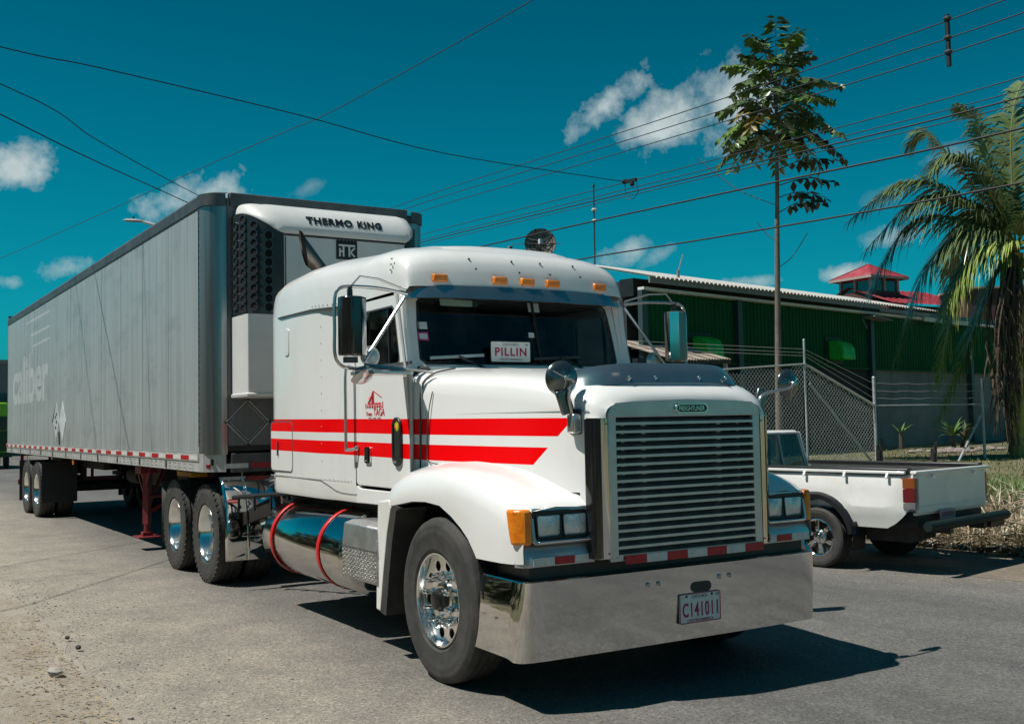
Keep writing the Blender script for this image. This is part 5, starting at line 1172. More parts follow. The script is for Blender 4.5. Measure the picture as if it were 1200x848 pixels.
for (x0, x1, y0, y1, z0, z1) in ((-1.5, 6.2, -3.2, 4, 8.55, 9.9),):
    k = B(); k.loft([[(x0, y, z) for y, z in ((y0, z0), (.5, z1), (y1, z0))], [(x1, y, z) for y, z in ((y0, z0), (.5, z1), (y1, z0))]], False); o = k.obj('main_roof', redroof, TW, smooth=0)
    k = B()
    for i in range(14): k.bar((x0+.3+i*.55, y0, z0+.03), (x0+.3+i*.55, .5, z1+.03), .05, .04)
    k.obj('roof_seam', redroof, o)
    k = B(); k.box(((x0+x1)/2, .5, 4.2), (x1-x0-.5, y1-y0-1.0, 8.6)); k.obj('wall', brick_, TW)
BB = thing('brown_block', 'plain brown flat-topped building seen through the palm fronds', 'building', (-36.2, 58.5, 0), R(148.65-90))
k = B(); k.box((0, 0, 4.7), (6, 4, 9.4)); k.obj('wall', brick_, BB); k = B(); k.box((0, 0, 9.45), (6.3, 4.3, .12)); k.obj('roof', beige, BB)
# ================================================================== chain-link fence across the yard
def fx(y): return -10.42-.055*(y-10.9)
FE = thing('chain_link_fence', 'galvanised chain-link fence with slanting top rail, bracing poles and barbed wire', 'fence', (fx(15.77), 15.77, BH))
fo = Vector((fx(15.77), 15.77, BH)); wirem = mat('fence wire', (.72, .73, .72), .5, .1, col2=(.60, .61, .60), nscale=1)
def topz(y): return lerp([(8.0, 2.45-BH), (10.9, 2.62-BH), (13.39, 2.775-BH), (15.77, 1.84-BH), (60, 1.83-BH)], y)
YA, YB, YC = 13.39, 15.77, 20.13
def FP(y, z): return Vector((fx(y), y, BH+z))-fo
def wires(y0, y1, pitch, r):
    b = B(); H = 2.4; y = y0-H
    def clip(ya, s):
        # diagonal from (ya, 0) rising towards +y (s=1) or -y (s=-1); keep the stretch under the top rail
        pts = []; N = 24; seg = None
        for i in range(N+1):
            z = H*i/N; yy_ = ya+s*z
            ok = y0 <= yy_ <= y1 and z <= topz(yy_)
            if ok: seg = (seg[0] if seg else (yy_, z), (yy_, z))
        return seg
    for s in (1, -1):
        y = y0-H if s == 1 else y0
        while y < (y1 if s == 1 else y1+H):
            sg = clip(y, s)
            if sg and abs(sg[0][1]-sg[1][1]) > .05: b.tube([FP(*sg[0])+Vector((.003*s, 0, 0)), FP(*sg[1])+Vector((.003*s, 0, 0))], r, 3, cap=False)
            y += pitch
    return b
o = wires(8.0, YA, .105, .0046).obj('wire_mesh', wirem, FE, smooth=0); o['kind'] = 'stuff'
o = wires(YA, YB, .105, .0050).obj('wire_mesh', wirem, FE, smooth=0); o['kind'] = 'stuff'
o = wires(YB, 26.0, .085, .0022).obj('wire_mesh', mat('dull wire', (.16, .17, .17), .6, .4), FE, smooth=0); o['kind'] = 'stuff'
def post(y, h, r=.030, m_=steelgrey):
    b = B(); b.tube([FP(y, -.1), FP(y, h)], r, 8); b.ball(FP(y, h), r*1.15, 8); return b.obj('post', m_, FE)
post(8.1, 2.9); post(YA, 2.85, .024); post(YB, 2.03, .036); post(YC, 2.02, .036); post(24.6, 2.0, .036)
for a, c_, r in ((8.0, YA, .022), (YA, YB, .030), (YB, YC, .017), (YC, 26, .017)):
    b = B(); b.tube([FP(a, topz(a)), FP(c_, topz(c_))], r, 6); b.obj('top_rail', steelgrey, FE)
for (p0, p1) in ((FP(YA+.15, 1.9), FP(YA+1.9, .0)+Vector((.35, 0, 0))), (FP(YC-.05, 1.15), FP(YC-1.9, .0)+Vector((.5, 0, 0)))):
    b = B(); b.tube([p0, p1], .026, 8); b.obj('brace_pole', steelgrey, FE)
for j, z in enumerate((1.55, 1.72, 1.9)):
    b = B(); P = []
    for i in range(40):
        y = YB+(26-YB)*i/39; P.append(FP(y, z+.012*math.sin(i*1.7)))
    b.tube(P, .0035, 4); b.tube([FP(YA-5, z+1.0-.1*j), FP(YA, z+.95-.1*j), FP(YB, z)], .0035, 4); o = b.obj('barbed_wire', steelgrey, FE)
for y in (YB, 17.85):
    st_ = thing('wooden_stake', 'short dark rotten wooden stake at the foot of the ' + ('tall fence post' if y == YB else 'wire fence, between two steel posts'), 'stake', (fx(y)+.12, y-.05, BH))
    b = B(); h = .62 if y == YB else .5
    for i in range(4): b.tube([(.05*math.cos(i*1.7), .05*math.sin(i*1.7), -.05), (.05*math.cos(i*1.7)+.02, .05*math.sin(i*1.7), h-.08*i)], .035, 5)
    b.obj('timber', wood_d, st_)
# ================================================================== coconut palm
barkp = mat('palm trunk', (.52, .42, .10), .85, col2=(.36, .28, .10), nscale=4, stretch=(1, 1, 3), bump=.3, bscale=25)
leafp = mat('palm frond', (.11, .17, .06), .28, col2=(.18, .22, .10), nscale=1.5, amt=(.3, .7), spec=.6)
leafy = mat('young palm frond', (.34, .42, .10), .38, col2=(.22, .30, .08), nscale=2)
ribm = mat('frond rib', (.30, .27, .05), .5, col2=(.20, .20, .05)); drym = mat('dead frond', (.115, .085, .06), .95, col2=(.07, .052, .038), nscale=3, stretch=(2, 2, .6))
PA = thing('coconut_palm', 'coconut palm with drooping green fronds and a skirt of dead brown leaves', 'palm', (-11.0, 21.62, BH))
po = Vector((-11.0, 21.62, BH)); prn = random.Random(21)
b = B(); tp_ = [(0, 0, -.1), (.02, .0, .25), (.03, -.01, 1), (.05, -.03, 2.5), (.15, -.06, 4.2), (.26, -.10, 5.35)]
b.tube(catmull(tp_, 9), [.30, .28, .25, .235]+[.215-.0005*i+.008*(i % 3 == 0) for i in range(42)], 14); tk = b.obj('trunk', barkp, PA, smooth=60)
CR = Vector((-10.726, 21.511, 5.9))-po
def frond(P, m_leaf, m_rib, nl, ll, wid, droop, name='frond', fold=.5, rr=.035):
    if m_leaf is leafy: rr *= 1.5
    if name == 'frond': nl = int(nl*2.1); wid *= 1.3; ll *= 1.2
    """rachis along P with paired narrow leaflets hanging from it"""
    pts = catmull([CR]+[Vector(p)-po for p in P], 10); b = B(); b.idx = 1; n = len(pts)
    b.tube(pts, [rr*(1-.85*i/(n-1)) for i in range(n)], 5); b.idx = 0
    for i in range(nl):
        f = .10+.90*i/(nl-1); q = f*(n-1); j = min(n-2, int(q)); p = pts[j].lerp(pts[j+1], q-j); d = (pts[min(n-1, j+2)]-pts[max(0, j-1)]).normalized()
        side = d.cross(Vector((0, 0, 1))); side = side.normalized() if side.length > .15 else Vector((1, 0, 0)); up_ = side.cross(d).normalized()
        l = ll*(.45+.55*math.sin(math.pi*min(1, .12+.95*f))**.7)*prn.uniform(.85, 1.1)
        for s in (-1, 1):
            o = (side*s*(.75+.1*prn.random())+d*.75+up_*prn.uniform(-.05, .35)).normalized(); dr = droop*prn.uniform(.7, 1.25)
            q0 = p; w_ = wid*prn.uniform(.8, 1.15); prev = None; k_ = 4
            for e in range(k_+1):
                t = e/k_; c = p+o*(l*t)+Vector((0, 0, -dr*l*t*t)); o2 = o+Vector((0, 0, -2*dr*t)); wv = o2.cross(up_ if abs(o2.normalized().dot(up_)) < .95 else d).normalized()*w_*(1-t**2.2)*(.55+.45*min(1, t*4))
                cur = (b.m.verts.new(c-wv*.5), b.m.verts.new(c+wv*.5))
                if prev: b.face([prev[0], prev[1], cur[1], cur[0]])
                prev = cur
    return b.obj(name, [m_leaf, m_rib], PA, smooth=80)
W_ = lambda *a: [Vector(p) for p in a]
frond(W_((-10.70, 21.45, 7.4), (-10.6, 21.4, 9.2), (-10.45, 21.75, 10.3), (-10.2, 22.6, 10.2)), leafp, ribm, 52, .95, .055, .55)
frond(W_((-10.95, 21.1, 7.1), (-11.25, 20.5, 8.15), (-11.55, 19.9, 8.35), (-11.75, 19.55, 7.95)), leafp, ribm, 46, .85, .05, .65)
frond(W_((-11.1, 20.9, 6.75), (-11.6, 19.9, 7.35), (-12.1, 19.1, 7.1), (-12.75, 18.2, 6.0)), leafp, ribm, 54, .95, .05, .75)
frond(W_((-11.0, 20.9, 6.3), (-11.5, 20.1, 6.25), (-12.0, 19.35, 5.2), (-12.5, 18.8, 3.0)), leafp, ribm, 54, .95, .055, .8)
frond(W_((-10.85, 21.2, 5.7), (-11.25, 20.75, 4.5), (-11.6, 20.3, 3.0), (-12.0, 19.85, 1.5)), leafy, ribm, 54, .85, .055, .6)
frond(W_((-10.6, 21.3, 6.0), (-11.0, 20.5, 5.95), (-11.3, 19.9, 5.2), (-11.5, 19.5, 4.2)), leafy, ribm, 44, .8, .055, .7)
frond(W_((-11.2, 20.7, 6.9), (-11.9, 19.6, 7.7), (-12.4, 18.8, 7.6), (-13.0, 17.9, 6.8)), leafp, ribm, 52, .95, .05, .6)
frond(W_((-10.3, 21.9, 7.1), (-10.0, 22.5, 8.0), (-9.8, 23.2, 8.1), (-9.6, 23.9, 7.5)), leafp, ribm, 44, .9, .05, .7)
frond(W_((-10.2, 22.0, 6.5), (-9.8, 22.9, 6.7), (-9.5, 23.7, 6.0), (-9.3, 24.3, 4.8)), leafp, ribm, 46, .9, .05, .75)
frond(W_((-10.2, 21.3, 6.6), (-9.3, 21.2, 7.0), (-8.4, 21.3, 6.3), (-7.9, 21.4, 5.2)), leafp, ribm, 46, .9, .05, .75)
frond(W_((-11.4, 21.9, 6.8), (-12.3, 22.4, 7.3), (-13.2, 22.7, 6.7), (-13.7, 22.8, 5.6)), leafp, ribm, 46, .9, .05, .75)
frond(W_((-11.2, 21.0, 7.2), (-11.9, 20.4, 8.6), (-12.3, 20.2, 9.2), (-12.7, 20.0, 9.0)), leafp, ribm, 44, .85, .05, .6)
frond(W_((-10.5, 21.8, 5.8), (-10.2, 22.2, 4.6), (-10.05, 22.5, 3.3), (-9.95, 22.7, 2.2)), leafy, ribm, 46, .85, .05, .55)
frond(W_((-11.3, 20.6, 6.6), (-12.0, 19.5, 6.8), (-12.5, 18.9, 6.1), (-12.9, 18.4, 4.9)), leafp, ribm, 50, .9, .05, .85)
frond(W_((-10.9, 20.9, 5.9), (-11.2, 20.2, 5.4), (-11.5, 19.8, 4.2), (-11.7, 19.5, 2.6)), leafy, ribm, 48, .85, .055, .7)
frond(W_((-10.8, 21.1, 7.0), (-10.95, 20.7, 8.3), (-11.05, 20.5, 9.3), (-11.3, 20.2, 9.7)), leafp, ribm, 46, .85, .05, .6)
frond(W_((-10.75, 21.45, 5.3), (-10.83, 21.4, 4.0), (-10.85, 21.4, 2.4), (-10.86, 21.42, 1.2)), leafy, ribm, 20, .3, .04, .4, rr=.075)
def dead(P):
    """a dead leaf: limp stalk with long torn ribbons hanging off it"""
    pts = catmull([CR]+[Vector(p)-po for p in P], 8); b = B(); n = len(pts); b.tube(pts, [.04*(1-.7*i/(n-1)) for i in range(n)], 5)
    for i in range(26):
        q = prn.uniform(.12, .98)*(n-1); j = min(n-2, int(q)); p = pts[j].lerp(pts[j+1], q-j); l = prn.uniform(.35, 1.15); w_ = prn.uniform(.02, .05); a = prn.uniform(0, 6.28); sd = Vector((math.cos(a), math.sin(a), 0))*w_; dr = Vector((prn.gauss(0, .12), prn.gauss(0, .12), -1)); prev = None
        for e in range(5):
            t = e/4; c = p+dr*l*t+Vector((prn.gauss(0, .02), prn.gauss(0, .02), 0)); c.z = max(.02, c.z); cur = (b.m.verts.new(c-sd*(1-.8*t)), b.m.verts.new(c+sd*(1-.8*t)))
            if prev: b.face([prev[0], prev[1], cur[1], cur[0]])
            prev = cur
    return b.obj('dead_frond', drym, PA, smooth=80)
for i in range(15):
    a = prn.uniform(-.5, 1.5)*2; dx, dy = math.cos(a), math.sin(a)
    base = CR+Vector((.2*dx, .2*dy, -.3-.5*prn.random())); L_ = prn.uniform(2.6, 4.9)
    sx = .10+prn.gauss(0, .12); sy = -.62-abs(prn.gauss(0, .36))
    P = [po+base+Vector((sx*.6, sy*.6, -.35)), po+base+Vector((sx*1.0+prn.gauss(0, .06), sy+prn.gauss(0, .06), -L_*.45)), po+base+Vector((sx*1.0+prn.gauss(0, .1), sy*1.02+prn.gauss(0, .1), -L_))]
    if P[-1].z < BH+.15: P[-1].z = BH+.15
    dead(P)
for i in range(11):
    a = i*2.39; c = CR+Vector((.28*math.cos(a)-.02, .28*math.sin(a)-.05, -.40-.30*(i % 3)*.55)); b = B(); b.ball(c, .12, 9, (.9, .9, 1.15)); b.obj('coconut', mat('green coconut', (.16, .20, .04), .5, col2=(.24, .22, .05), nscale=8), PA)
# ================================================================== slender tree with big compound leaves
TRE = thing('slender_tree', 'tall thin single-stemmed tree with a tuft of long compound leaves', 'tree', (-13.1, 15.42, BH))
to = Vector((-13.1, 15.42, BH)); barkt = mat('thin trunk', (.15, .115, .09), .9, col2=(.22, .18, .15), nscale=6, stretch=(1, 1, .4), bump=.3, bscale=30)
P = [(-.35, .03, -.2), (-.30, .02, 1.5), (-.22, .0, 3.5), (-.12, -.03, 5.5), (-.05, -.03, 7.2), (-.0, -.03, 9.0), (.05, -.02, 9.6)]
b = B(); cp_ = catmull(P, 6); b.tube(cp_, [.098-.070*i/(len(cp_)-1) for i in range(len(cp_))], 10); b.obj('trunk', barkt, TRE, smooth=60)
leaft = [mat('tree leaf', (.07, .12, .03), .34, col2=(.09, .14, .04), nscale=2), mat('tree leaf pale green', (.14, .24, .04), .34, col2=(.09, .17, .034), nscale=2), mat('tree leaf dull', (.085, .082, .04), .55, col2=(.06, .055, .03), nscale=2), mat('yellow leaf', (.20, .15, .02), .5)]  # paler second green goes to every third leaf
ltr = random.Random(5)
rv = Vector((.5192, .8544, 0)); dv = Vector((-.8544, .5192, 0))     # across and away from the street
def cleaf(base, tip, arch_h, nl, ll, m_, name='leaf'):
    mid = base.lerp(tip, .5)+Vector((0, 0, arch_h)); pts = catmull([base, mid, tip], 8); b = B(); b.idx = 1; n = len(pts)
    b.tube(pts, [.016*(1-.7*i/(n-1)) for i in range(n)], 4); b.idx = 0
    for i in range(nl):
        f = .28+.72*i/(nl-1); q = f*(n-1); j = min(n-2, int(q)); p = pts[j].lerp(pts[j+1], q-j); d = (pts[j+1]-pts[j]).normalized()
        sd = d.cross(Vector((0, 0, 1))); sd = sd.normalized() if sd.length > .1 else Vector((1, 0, 0))
        for s in (-1, 1):
            l = ll*ltr.uniform(.8, 1.15)*(.75+.5*math.sin(math.pi*f)); o = (sd*s*.8+d*.30+Vector((0, 0, ltr.uniform(-.75, -.1)))).normalized(); wv = o.cross(Vector((ltr.gauss(0, .5), ltr.gauss(0, .5), 1))).normalized()*l*.23
            up2 = wv.cross(o).normalized()*.02
            a0, a1, a2 = p, p+o*l*.5, p+o*l+Vector((0, 0, -.06*l))
            v = [b.m.verts.new(x) for x in (a0, a1-wv, a2, a1+wv, a1-up2)]
            for tri in ((0, 1, 4), (1, 2, 4), (2, 3, 4), (3, 0, 4)): b.face([v[t] for t in tri])
    return b.obj(name, [m_, barkt], TRE, smooth=80)
def LP(px, py, dep=0): # photo-like offsets in metres: across, up, away from the trunk axis
    return Vector((0, 0, py))+rv*px+dv*dep
spec = []
NLF = 42
for i in range(NLF):
    f = i/(NLF-1); a = i*2.399+.4; z0 = 8.0+1.5*f; up_ = lerp([(0, -.55), (.3, -.15), (.6, .55), (.85, 1.1), (1, 1.45)], f); L_ = ltr.uniform(1.35, 1.9)*lerp([(0, .8), (.25, 1), (.6, .95), (1, .38)], f)
    spec.append((z0, math.cos(a)*L_, math.sin(a)*L_, up_+ltr.uniform(-.25, .2)))
for i, (z0, dx, dy, dz) in enumerate(spec):
    bx = lerp([(p.z, p.x) for p in cp_], z0); by = lerp([(p.z, p.y) for p in cp_], z0); base = Vector((bx, by, z0)); tip = base+rv*dx+dv*dy+Vector((0, 0, dz))
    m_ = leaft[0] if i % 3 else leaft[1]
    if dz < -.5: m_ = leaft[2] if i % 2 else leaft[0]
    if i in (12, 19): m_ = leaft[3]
    cleaf(base, tip, .42, ltr.randint(12, 15), .34, m_)
for z0, dx, dy, dz in ((7.4, 1.5, .2, .3), (7.0, 1.5, .1, .1), (6.7, 1.3, .3, .05), (7.6, -1.2, .2, .45), (6.3, 1.2, .1, .3)):
    base = Vector((lerp([(p.z, p.x) for p in cp_], z0), -.03, z0)); tip = base+rv*dx+dv*dy+Vector((0, 0, dz)); cleaf(base, tip, .15, 7, .36, leaft[2])
for z0, dx, dz in ((6.5, -2.0, 1.25), (5.6, -.5, .5), (4.9, .8, .9)):
    base = Vector((lerp([(p.z, p.x) for p in cp_], z0), -.03, z0)); b = B(); b.tube(catmull([base, base+rv*dx*.5+Vector((0, 0, dz*.35)), base+rv*dx+Vector((0, 0, dz))], 5), .010, 4); b.obj('bare_stalk', barkt, TRE)
# ================================================================== overhead wires, all running beside the road
cablem = mat('cable', (.012, .014, .016), .6)
def cable(pts, r, label, group='power lines beside the road', name='power_cable'):
    o0 = Vector(pts[0]); b = B(); b.tube([p-o0 for p in catmull(pts, 6)], r*.72, 5, cap=False); o = b.obj(name, cablem); o.location = o0; return tag(o, label, 'cable', group)
def along(z_at, lab, r=.012, x0=14, x1=-60, y=8.0, sag=.0):
    pts = [(x, y, lerp(z_at, x)) for x in (x0, 8, 3, -2, -7, -12, -19, -30, -45, x1)]; return cable(pts, r, lab)
def ztab(pairs): # extend the measured heights with the end slopes
    p = sorted(pairs); (a, b0), (c, d) = p[0], p[1]; s0 = (b0-p[-1][1])/(a-p[-1][0]); return [(-60, b0+s0*(-60-a)*.6)]+p+[(14, p[-1][1]+.02)]
along(ztab([(-1.8, 6.85), (-7.4, 7.0), (-19, 7.5)]), 'topmost thin power line crossing the sky above the slender tree', .012)
along(ztab([(-1.7, 6.6), (-7.7, 6.82), (-19, 7.34)]), 'second power line from the top, held by the hanging spacer', .012)
along(ztab([(-1.7, 6.4), (-7.7, 6.62), (-19, 7.14)]), 'third power line from the top, at the foot of the hanging spacer', .012)
along(ztab([(-1.7, 5.80), (-7.7, 6.02), (-18, 6.50)]), 'line carrying the crossing-wire clamp, above the bundled lines', .011)
along(ztab([(-1.7, 5.64), (-7.7, 5.89), (-18, 6.36)]), 'upper thin line of the bundle passing through the tree crown', .010)
along(ztab([(-1.7, 5.55), (-7.7, 5.81), (-18, 6.30)]), 'thicker middle line of the bundle just below the tree crown', .017)
along(ztab([(-1.7, 5.47), (-7.7, 5.755), (-18, 6.22)]), 'lowest thin line of the bundle below the tree crown', .010)
along(ztab([(-1.7, 5.16), (-7.7, 5.42), (-16.2, 5.78)]), 'thick telephone cable passing in front of the dish', .022)
along(ztab([(-1.7, 4.48), (-7.7, 4.69), (-11.4, 4.88)]), 'lowest thick cable passing just above the warehouse roof', .020)
cable([(-13.35+9.8*.66, -2.42-7.4, 7.50), (-13.35, -2.42, 7.46), (-16.02, -.40, 7.38), (-19.9, 2.54, 7.34), (-27.5, 8.3, 7.5)], .014, 'upper of two black wires slanting down behind the trailer top', 'service wires over the road', 'service_wire')
cable([(-10.87+8, -2.66-5.95, 6.3), (-10.87, -2.66, 6.27), (-13.11, -1.0, 6.28), (-16.3, 1.38, 6.37), (-25.5, 8.2, 6.6)], .014, 'lower of two black wires slanting down behind the trailer top', 'service wires over the road', 'service_wire')
SP = thing('line_spacer', 'short dark upright spacer bar hung on the three top power lines', 'spacer', (-2.75, 8.0, 6.2)); b = B(); b.tube([(0, 0, .05), (0, 0, .75)], .032, 8); b.obj('bar', cablem, SP)
for z in (.70, .44, .245): k = B(); k.ball((0, 0, z), .06, 8, (1, 1, .5)); k.obj('insulator', gasket, SP)
CL = thing('wire_clamp', 'black clamp with hanging wire loops where a crossing wire meets the power line', 'clamp', (-9.65, 8.0, 6.11)); b = B(); b.bar((-.18, 0, .02), (.15, 0, -.0), .05, .06); b.ball((-.2, 0, .03), .06, 6); b.ball((.02, 0, -.06), .05, 6); b.obj('clamp_body', cablem, CL)
b = B(); b.tube(catmull([(-.2, 0, -.02), (-.15, 0, -.28), (.05, 0, -.34), (.22, 0, -.22)], 5), .007, 4); b.tube([(.17, 0, 0), (.17, 0, -.22)], .008, 4); b.obj('wire_loop', cablem, CL)
# ================================================================== crossing wires and roof antennas
cable([(-8.0, -6.5, 6.75), (-8.0, -2.94, 6.32), (-8.0, -1.76, 6.24), (-8.33, .98, 6.09), (-8.94, 3.64, 5.98), (-9.86, 8.0, 6.14)], .011, 'wire crossing the street from the upper left to the black clamp', 'service wires over the road', 'crossing_wire')
cable([(-6, 9.6, 11.6), (-13.6, 8.47, 11.1), (-21.6, 7.08, 10.57), (-24.25, 6.53, 10.50), (-29.6, 5.44, 10.42), (-37.8, 3.63, 10.12), (-48.7, 1.06, 9.70), (-58, -1.2, 9.5)], .016, 'faint thin wire slanting from the top edge down behind the trailer', 'service wires over the road', 'crossing_wire')
DI = thing('satellite_dish', 'old brown mesh satellite dish on a mast behind the truck roof', 'satellite dish', (-23.87, 15.16, 5.6))
ax = Vector((.86, -.50, .18)).normalized(); meshm = mat('dish mesh', (.23, .19, .17), .8, col2=(.17, .14, .13), nscale=4)
b = B(); c0 = Vector((0, 0, 2.0)); b.lathe([(.0, -.10), (.18, -.095), (.36, -.05), (.54, .03)], c0, ax, 20); b.obj('reflector', meshm, DI)
u_ = Vector((0, 0, 1)); xx = u_.cross(ax).normalized(); uu = ax.cross(xx)
b = B()
for i in range(10):
    t = 2*math.pi*i/10; r = xx*math.cos(t)+uu*math.sin(t); b.tube([c0+ax*-.08, c0+r*.36+ax*-.035, c0+r*.545+ax*.04], .010, 4)
for rr_, h in ((.2, -.08), (.37, -.035), (.54, .04)): b.tube([c0+ax*h+rr_*(xx*math.cos(t)+uu*math.sin(t)) for t in [2*math.pi*j/10 for j in range(10)]], .009, 4, closed=True)
b.obj('dish_rib', frame_m, DI)
b = B(); b.box(c0+ax*.22, (.12, .12, .16)); b.obj('feed_horn', whiteprint, DI)
b = B()
for t in (.6, 2.7, 4.7): b.tube([c0+(xx*math.cos(t)+uu*math.sin(t))*.45, c0+ax*.22], .01, 4)
b.tube([c0-ax*.1, c0-ax*.25+Vector((0, 0, -.2)), (c0-ax*.25).to_tuple()[:2]+(-.0,)], .04, 6); b.tube([c0-xx*1.0, c0+xx*.7], .012, 4); b.obj('dish_mast', gasket, DI)
MA = thing('roof_post', 'short pale post left of the brown satellite dish', 'post', (-24.42, 14.30, 5.7)); b = B(); b.box((0, 0, .9), (.10, .10, 1.8)); b.obj('post', beige, MA); k = B(); k.box((0, 0, 1.81), (.13, .13, .04)); k.obj('post_cap', beige, MA)
AN = thing('antenna_mast', 'thin upright antenna mast with two small white balls', 'antenna', (-22.9, 16.7, 5.8)); b = B(); b.tube([(0, 0, 0), (.06, -.01, 3.8)], .026, 6); b.obj('mast', frame_m, AN)
for z, r in ((2.9, .10), (2.53, .09), (3.72, .055)): k = B(); k.ball((.04, 0, z), r, 8, (1, 1, .7)); k.obj('antenna_ball', whitesheet if r > .06 else gasket, AN)
SLP = thing('street_lamp', 'grey street lamp head reaching out above the trailer roof line', 'street lamp', (-30.3, 4.4, 0)); b = B(); b.tube(catmull([(0, 0, 0), (0, 0, 5), (0, 0, 7.6), (-.18, -.25, 8.35), (-.52, -.76, 8.62)], 6), [.09-.0017*i for i in range(25)], 8); b.obj('pole', steelgrey, SLP)
k = B(); k.loft([[Vector((-.52, -.76, 8.62))+Vector((-.52, -.80, .06)).normalized()*d+Vector((-.84, .54, 0))*a*w_+Vector((0, 0, e*h)) for a, e in ((-1, 0), (-.6, .8), (.6, .8), (1, 0), (.6, -.5), (-.6, -.5))] for d, w_, h in ((-.05, .05, .05), (.15, .10, .08), (.5, .11, .07), (.62, .06, .03))], True, (True, True)); k.obj('lamp_head', gfas, SLP, smooth=50)
k = B(); k.lathe([(.035, 0), (.035, .08), (0, .085)], (-.68, -1.0, 8.70), (0, 0, 1), 8); k.obj('photocell', gasket, SLP)
# left edge: bright green van and a grey block beyond the trailer's tail
VN = thing('delivery_van', 'lime green van at the far left edge beyond the trailer', 'van', (-47, .2, 0), R(180))
vg = mat('lime paint', (.22, .55, .02), .4, col2=(.18, .48, .02), coat=.3)
b = B(); b.loft([[(x, y, z) for y, z in ((-.95, .55), (-.95, 1.5), (-.85, 2.75), (-.75, 2.85), (.75, 2.85), (.85, 2.75), (.95, 1.5), (.95, .55))] for x in (-2.6, 1.4)], True, (True, True)); b.loft([[(x, y*.9, z) for y, z in ((-.95, .55), (-.95, 1.3), (-.85, zt), (.85, zt), (.95, 1.3), (.95, .55))] for x, zt in ((1.4, 2.5), (2.0, 1.6), (2.7, 1.35))], True, (False, True)); b.obj('body', vg, VN, bevel=.05)
b = B(); b.box((-2.62, 0, 1.95), (.03, 1.5, .6)); b.obj('rear_window', pkwl, VN); b = B(); b.box((-2.66, 0, .6), (.12, 1.9, .2)); b.obj('bumper', mat('dark green plastic', (.01, .06, .015), .5), VN); b = B(); b.box((-2.615, 0, 1.2), (.02, 1.85, .85)); b.obj('tail_panel', MATS['dark green plastic'], VN)
for x in (-1.7, 1.8):
    for s in (-1, 1): place('wheel', mt_, VN, (x, s*.82, .325))
GB = thing('grey_block', 'grey flat-roofed building at the far left edge behind the trailer', 'building', (-74, 1.5, 0)); k = B(); k.box((0, 0, 3.0), (8, 7, 6)); k.obj('wall', mat('grey render', (.16, .19, .20), .9), GB); k = B(); k.box((0, 0, 6.1), (8.4, 7.4, .25)); k.obj('roof', gfas, GB)
for y in (-2.2, 0, 2.2): k = B(); k.box((4.02, y, 3.4), (.06, 1.1, 1.3)); k.obj('window', pkwl, GB)
# unseen roadside scrub and trees, added for the chrome and glass to mirror
scrubm = mat('scrub leaf', (.04, .06, .022), .7, col2=(.07, .085, .035), nscale=.7)
def scrub(name, spots, n, seed, ls):
    rr = random.Random(seed); b = B()
    for (x, y, r, h) in spots:
        cl = [(Vector((x+rr.gauss(0, r*.5), y+rr.gauss(0, r*.35), h*rr.uniform(.15, .9))), r*rr.uniform(.3, .55)) for _ in range(9)]
        for i in range(n):
            c, cr = rr.choice(cl); d = Vector((rr.gauss(0, 1), rr.gauss(0, 1), rr.gauss(0, .8))).normalized(); p = c+d*cr*rr.uniform(.4, 1.05); p.z = max(.05, p.z)
            a = Vector((rr.gauss(0, 1), rr.gauss(0, 1), rr.gauss(0, .6))).normalized(); e = a.cross(d+Vector((.01, .02, .3))).normalized(); l = ls*rr.uniform(.6, 1.3); b.quad(p-a*l*.6, p+e*l*.35, p+a*l*.6, p-e*l*.35)
    return tag(b.obj(name, scrubm, smooth=0), kind='stuff')
scrub('unseen_scrub', [(-27+1.5*i, -5.6-.5*math.sin(i*2.1), .95, 1.5+.4*math.sin(i*1.3)) for i in range(17)]+[(3+2.2*i, -8.5-.6*math.sin(i*2.1), 1.3, 2.0) for i in range(8)], 300, 5, .24)
scrub('unseen_trees', [(-30+5.5*i, -17-2*math.sin(i*1.7), 3.6, 7.5+1.5*math.sin(i*2.3)) for i in range(12)]+[(44+3*math.sin(i*2), -22+6*i, 4, 8) for i in range(9)]+[(-28+3.2*i, -10.5-.7*math.sin(i*1.3), 2.2, 5.2+.9*math.sin(i*2.7)) for i in range(11)], 480, 6, .6)
scrub('far_trees', [(-150+10*math.sin(i*1.9), -95+11*i, 8, 9+2.5*math.sin(i*2.3)) for i in range(16)]+[(-120+13*i, 105+8*math.sin(i*1.7), 8, 9+2*math.sin(i*2.9)) for i in range(6)], 420, 9, 1.5)
# other far background along the street so the road does not end in nothing
def bush(name, label, cat, loc, r, h, m_, n, seed, ls=.3, trunk=True, group=None):
    T_ = thing(name, label, cat, loc, 0, group); rr = random.Random(seed); b = B(); cl = [(Vector((rr.gauss(0, r*.45), rr.gauss(0, r*.45), h*rr.uniform(.35, .95))), r*rr.uniform(.30, .52)) for _ in range(12)]
    for i in range(n):
        c, cr = rr.choice(cl); d = Vector((rr.gauss(0, 1), rr.gauss(0, 1), rr.gauss(0, .8))).normalized(); p = c+d*cr*rr.uniform(.55, 1.05)
        a = Vector((rr.gauss(0, 1), rr.gauss(0, 1), rr.gauss(0, .6))).normalized(); e = a.cross(d+Vector((.01, .02, .3))).normalized(); l = ls*rr.uniform(.6, 1.2)
        b.quad(p-a*l*.6, p+e*l*.3, p+a*l*.6, p-e*l*.3)
    b.obj('crown', m_, T_, smooth=0)
    if trunk:
        b = B(); b.tube([(0, 0, -.1), (.05, .03, h*.3), (.0, .05, h*.7)], [.04*h*.35+.05, .03*h*.35+.03, .03], 8); b.obj('trunk', barkt, T_)
bl1 = mat('far foliage', (.028, .05, .018), .7, col2=(.05, .075, .025), nscale=.8)
